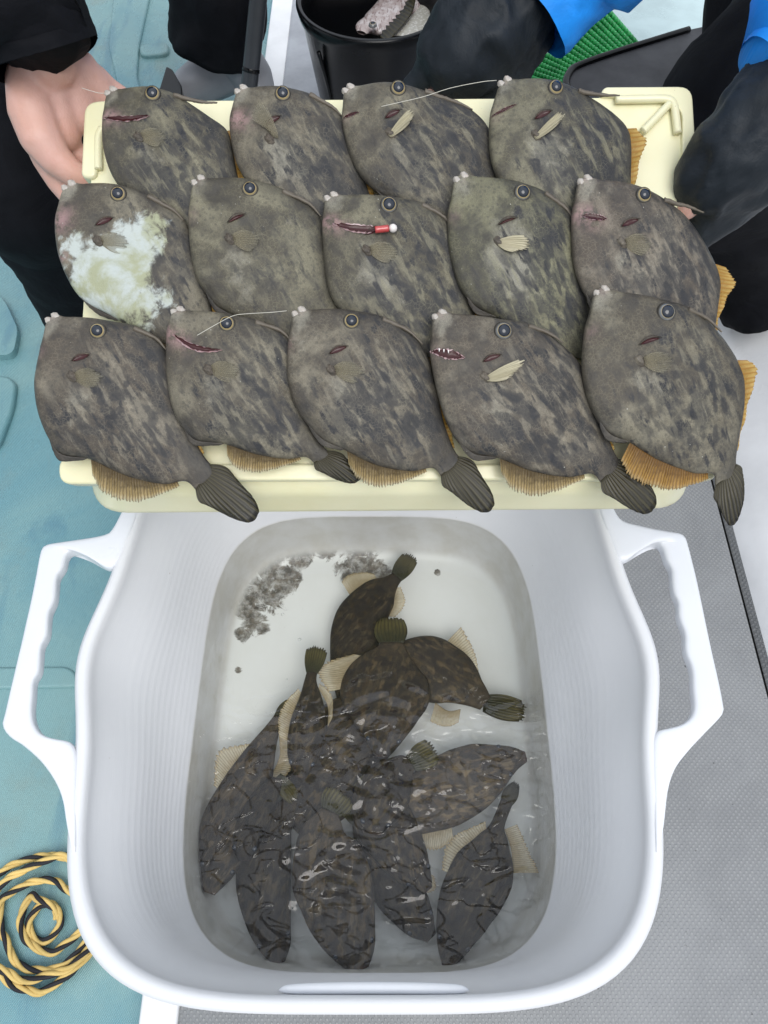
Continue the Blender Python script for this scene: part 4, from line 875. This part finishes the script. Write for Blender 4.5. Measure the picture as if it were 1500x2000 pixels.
# left person: bare hand under the lid's left end
pl = tag(empty('person', (-.55, 1.15, -.035)), 'person in black jacket and trousers holding the left end of the lid with bare hand', 'person')
hd = .665
chains = [
 [(D(40, -40, .615), .026), (D(80, 60, .630), .0245), (D(98, 120, .642), .0245)],
 [(D(62, 118, .642), .0175), (D(55, 165, .648), .0195), (D(62, 215, .650), .0210), (D(80, 268, .655), .0195), (D(108, 310, .662), .0150), (D(138, 335, .668), .0125), (D(176, 352, .676), .0105)],
 [(D(92, 118, .648), .020), (D(105, 190, .662), .020), (D(120, 260, .672), .018)],
 [(D(130, 120, .654), .0175), (D(150, 170, .668), .0170), (D(160, 230, .678), .0145)],
 [(D(160, 130, .662), .0140), (D(188, 165, .674), .0130), (D(205, 190, .682), .0115)],
 [(D(72, 250, .668), .0170), (D(95, 310, .676), .0155), (D(116, 350, .684), .0135), (D(135, 378, .690), .0115)],
 [(D(188, 150, .674), .0110), (D(212, 172, .686), .0100), (D(255, 200, .700), .0092), (D(290, 225, .700), .0082)],
 [(D(175, 190, .68), .0120), (D(220, 225, .696), .0105), (D(275, 255, .705), .0096), (D(320, 280, .705), .0085)],
 [(D(165, 235, .685), .0118), (D(215, 275, .70), .0105), (D(275, 305, .71), .0093), (D(318, 325, .708), .0082)],
 [(D(135, 290, .685), .0115), (D(190, 330, .70), .010), (D(240, 355, .71), .009), (D(270, 370, .708), .0075)],
]
capsules('hand', chains, M['hskin'], pl, .0022, 7)
tube('sleeve', [(-.38, .98, 1.12), (-.40, .86, .98), D(-10, -90, .585), D(45, 20, .605), D(80, 92, .622)], [.085, .075, .062, .050, .046], M['cloth'], pl, n=64, seg=200, wob=.10, sc_=16, caps=False)
tube('cuff', [D(68, 62, .615), D(84, 100, .624), D(90, 112, .626)], [.047, .0475, .0465], M['cloth'], pl, n=48, seg=24, wob=.04, sc_=30, caps=False)
k1 = at(35, 330, .36); 
tube('trousers', [(-.42, 1.42, .86), (-.47, 1.30, .76), (-.50, 1.10, .62), at(30, 300, .42), at(90, 430, .30), at(150, 560, .14), at(178, 650, .03)], [.13, .13, .115, .088, .082, .072, .070], M['cloth'], pl, n=56, seg=90, wob=.10, sc_=9)
tube('trousers', [(-.42, 1.42, .86), (-.40, 1.62, .66), (-.36, 1.72, .40), (-.335, 1.66, .22), at(418, 85, .12)], [.13, .125, .105, .100, .100], M['cloth'], pl, n=56, seg=70, wob=.10, sc_=9)
tube('jacket', [(-.42, 1.46, .82), (-.41, 1.30, 1.02), (-.38, 1.12, 1.20), (-.36, 1.04, 1.27)], [.17, .18, .19, .09], M['cloth'], pl, n=56, seg=50, wob=.08, sc_=6, up=(1, 0, 0), flat=1.15)
# boot of the rear leg
M['boot'] = plastic('pale_grey_rubber', (.30, .31, .34), .35, .08); 
bo = [(at(455, 100, .10), .055), (at(445, 130, .07), .056), (at(410, 150, .055), .052), (at(372, 172, .04), .044), (at(350, 190, .03), .034)]
capsules('boot', [bo], M['boot'], pl, .006, 6)
P = [at(x, y, .0)[:2] for x, y in ((315, 196), (308, 186), (330, 118), (480, 110), (500, 160), (420, 230), (335, 235))]
b2 = [(at(470, 120, .09), .05), (at(490, 150, .05), .05), (at(500, 180, .03), .045)]
capsules('boot', [b2], M['boot'], pl, .006, 6)
pp = [at(x, y, .10)[:2] for x, y in ((326, 134), (338, 140), (356, 172), (356, 210), (308, 210), (312, 180))]
prism('boot_patch', roundpoly(pp, .006), .02, .105, M['blackp'], pl, bevel=.006)
capsules('boot', [[(at(182, 655, .06), .062), (at(190, 665, .02), .058), (at(225, 720, .010), .046), (at(260, 775, .0), .036)]], M['boot'], pl, .006, 6)
# right person: two gloved hands
prr = tag(empty('person', (.62, 1.25, 0)), 'person in blue jacket, black trousers and black gloves holding the right end of the lid', 'person')
g1 = [
 [(D(1035, -20, .66), .036), (D(985, 30, .665), .040), (D(940, 75, .668), .042), (D(905, 110, .672), .036)],
 [(D(1000, 70, .69), .038), (D(960, 120, .70), .036), (D(925, 150, .705), .030)],
 [(D(900, 50, .665), .028), (D(868, 95, .672), .024), (D(846, 128, .69), .018), (D(850, 152, .70), .0135)],
 [(D(880, 110, .68), .022), (D(845, 140, .69), .016), (D(815, 166, .70), .0125), (D(795, 188, .705), .0115)],
 [(D(905, 125, .685), .020), (D(875, 158, .70), .015), (D(850, 178, .705), .0115)],
 [(D(930, 140, .69), .020), (D(912, 170, .70), .015), (D(900, 200, .705), .0125)],
 [(D(965, 140, .69), .022), (D(955, 175, .70), .015), (D(950, 205, .705), .0125)]]
capsules('glove', g1, M['glove'], prr, .003, 6, fold=.0035)
capsules('hand', [[(D(850, 168, .700), .0112), (D(848, 182, .6955), .0105), (D(852, 193, .694), .009)]], M['hskin'], prr, .002, 4)
g2 = [
 [(D(1530, 190, .60), .040), (D(1480, 250, .61), .040), (D(1430, 310, .62), .038), (D(1400, 345, .63), .034)],
 [(D(1470, 330, .64), .036), (D(1425, 370, .645), .032)],
 [(D(1400, 300, .63), .022), (D(1375, 350, .64), .016), (D(1352, 395, .645), .0125)],
 [(D(1420, 370, .64), .022), (D(1395, 405, .65), .016), (D(1362, 440, .66), .0125), (D(1330, 455, .668), .0105)],
 [(D(1400, 350, .645), .022), (D(1370, 380, .66), .015), (D(1320, 395, .672), .011), (D(1280, 400, .676), .010)],
 [(D(1390, 330, .645), .020), (D(1355, 345, .66), .014), (D(1315, 350, .672), .011), (D(1280, 355, .676), .010)],
 [(D(1440, 385, .645), .022), (D(1400, 430, .66), .015), (D(1360, 465, .67), .011), (D(1320, 475, .674), .009)]]
capsules('glove', g2, M['glove'], prr, .003, 6, fold=.0035)
capsules('hand', [[(D(1356, 392, .640), .0118), (D(1346, 402, .639), .0105), (D(1341, 410, .641), .009)]], M['hskin'], prr, .002, 4)
tube('sleeve', [(.42, 1.10, 1.25), (.45, .98, 1.10), D(1290, -240, .60), D(1185, -110, .63), D(1100, -20, .652), D(1045, 38, .66)], [.10, .09, .054, .046, .040, .038], M['blue'], prr, n=64, seg=200, wob=.10, sc_=16, caps=False)
tube('sleeve', [(.62, 1.02, 1.15), (.66, .85, 1.0), D(1660, -20, .57), D(1590, 70, .585), D(1512, 148, .597)], [.10, .09, .056, .042, .038], M['blue'], prr, n=64, seg=200, wob=.10, sc_=16, caps=False)
tube('trousers', [(.60, 1.50, .86), (.62, 1.30, .70), (.62, 1.05, .56), at(1420, 240, .42), at(1450, 390, .30), at(1465, 490, .20), at(1500, 590, .12)], [.13, .13, .115, .100, .092, .082, .072], M['cloth'], prr, n=56, seg=90, wob=.10, sc_=9)
tube('trousers', [(.60, 1.50, .86), (.66, 1.52, .60), at(1500, 60, .35), at(1485, 130, .16), at(1480, 170, .03)], [.13, .12, .105, .10, .10], M['cloth'], prr, n=56, seg=60, wob=.10, sc_=9)
tube('jacket', [(.60, 1.48, .86), (.56, 1.34, 1.05), (.52, 1.18, 1.22), (.50, 1.10, 1.28)], [.18, .19, .20, .09], M['blue'], prr, n=56, seg=50, wob=.08, sc_=6, up=(1, 0, 0), flat=1.1)
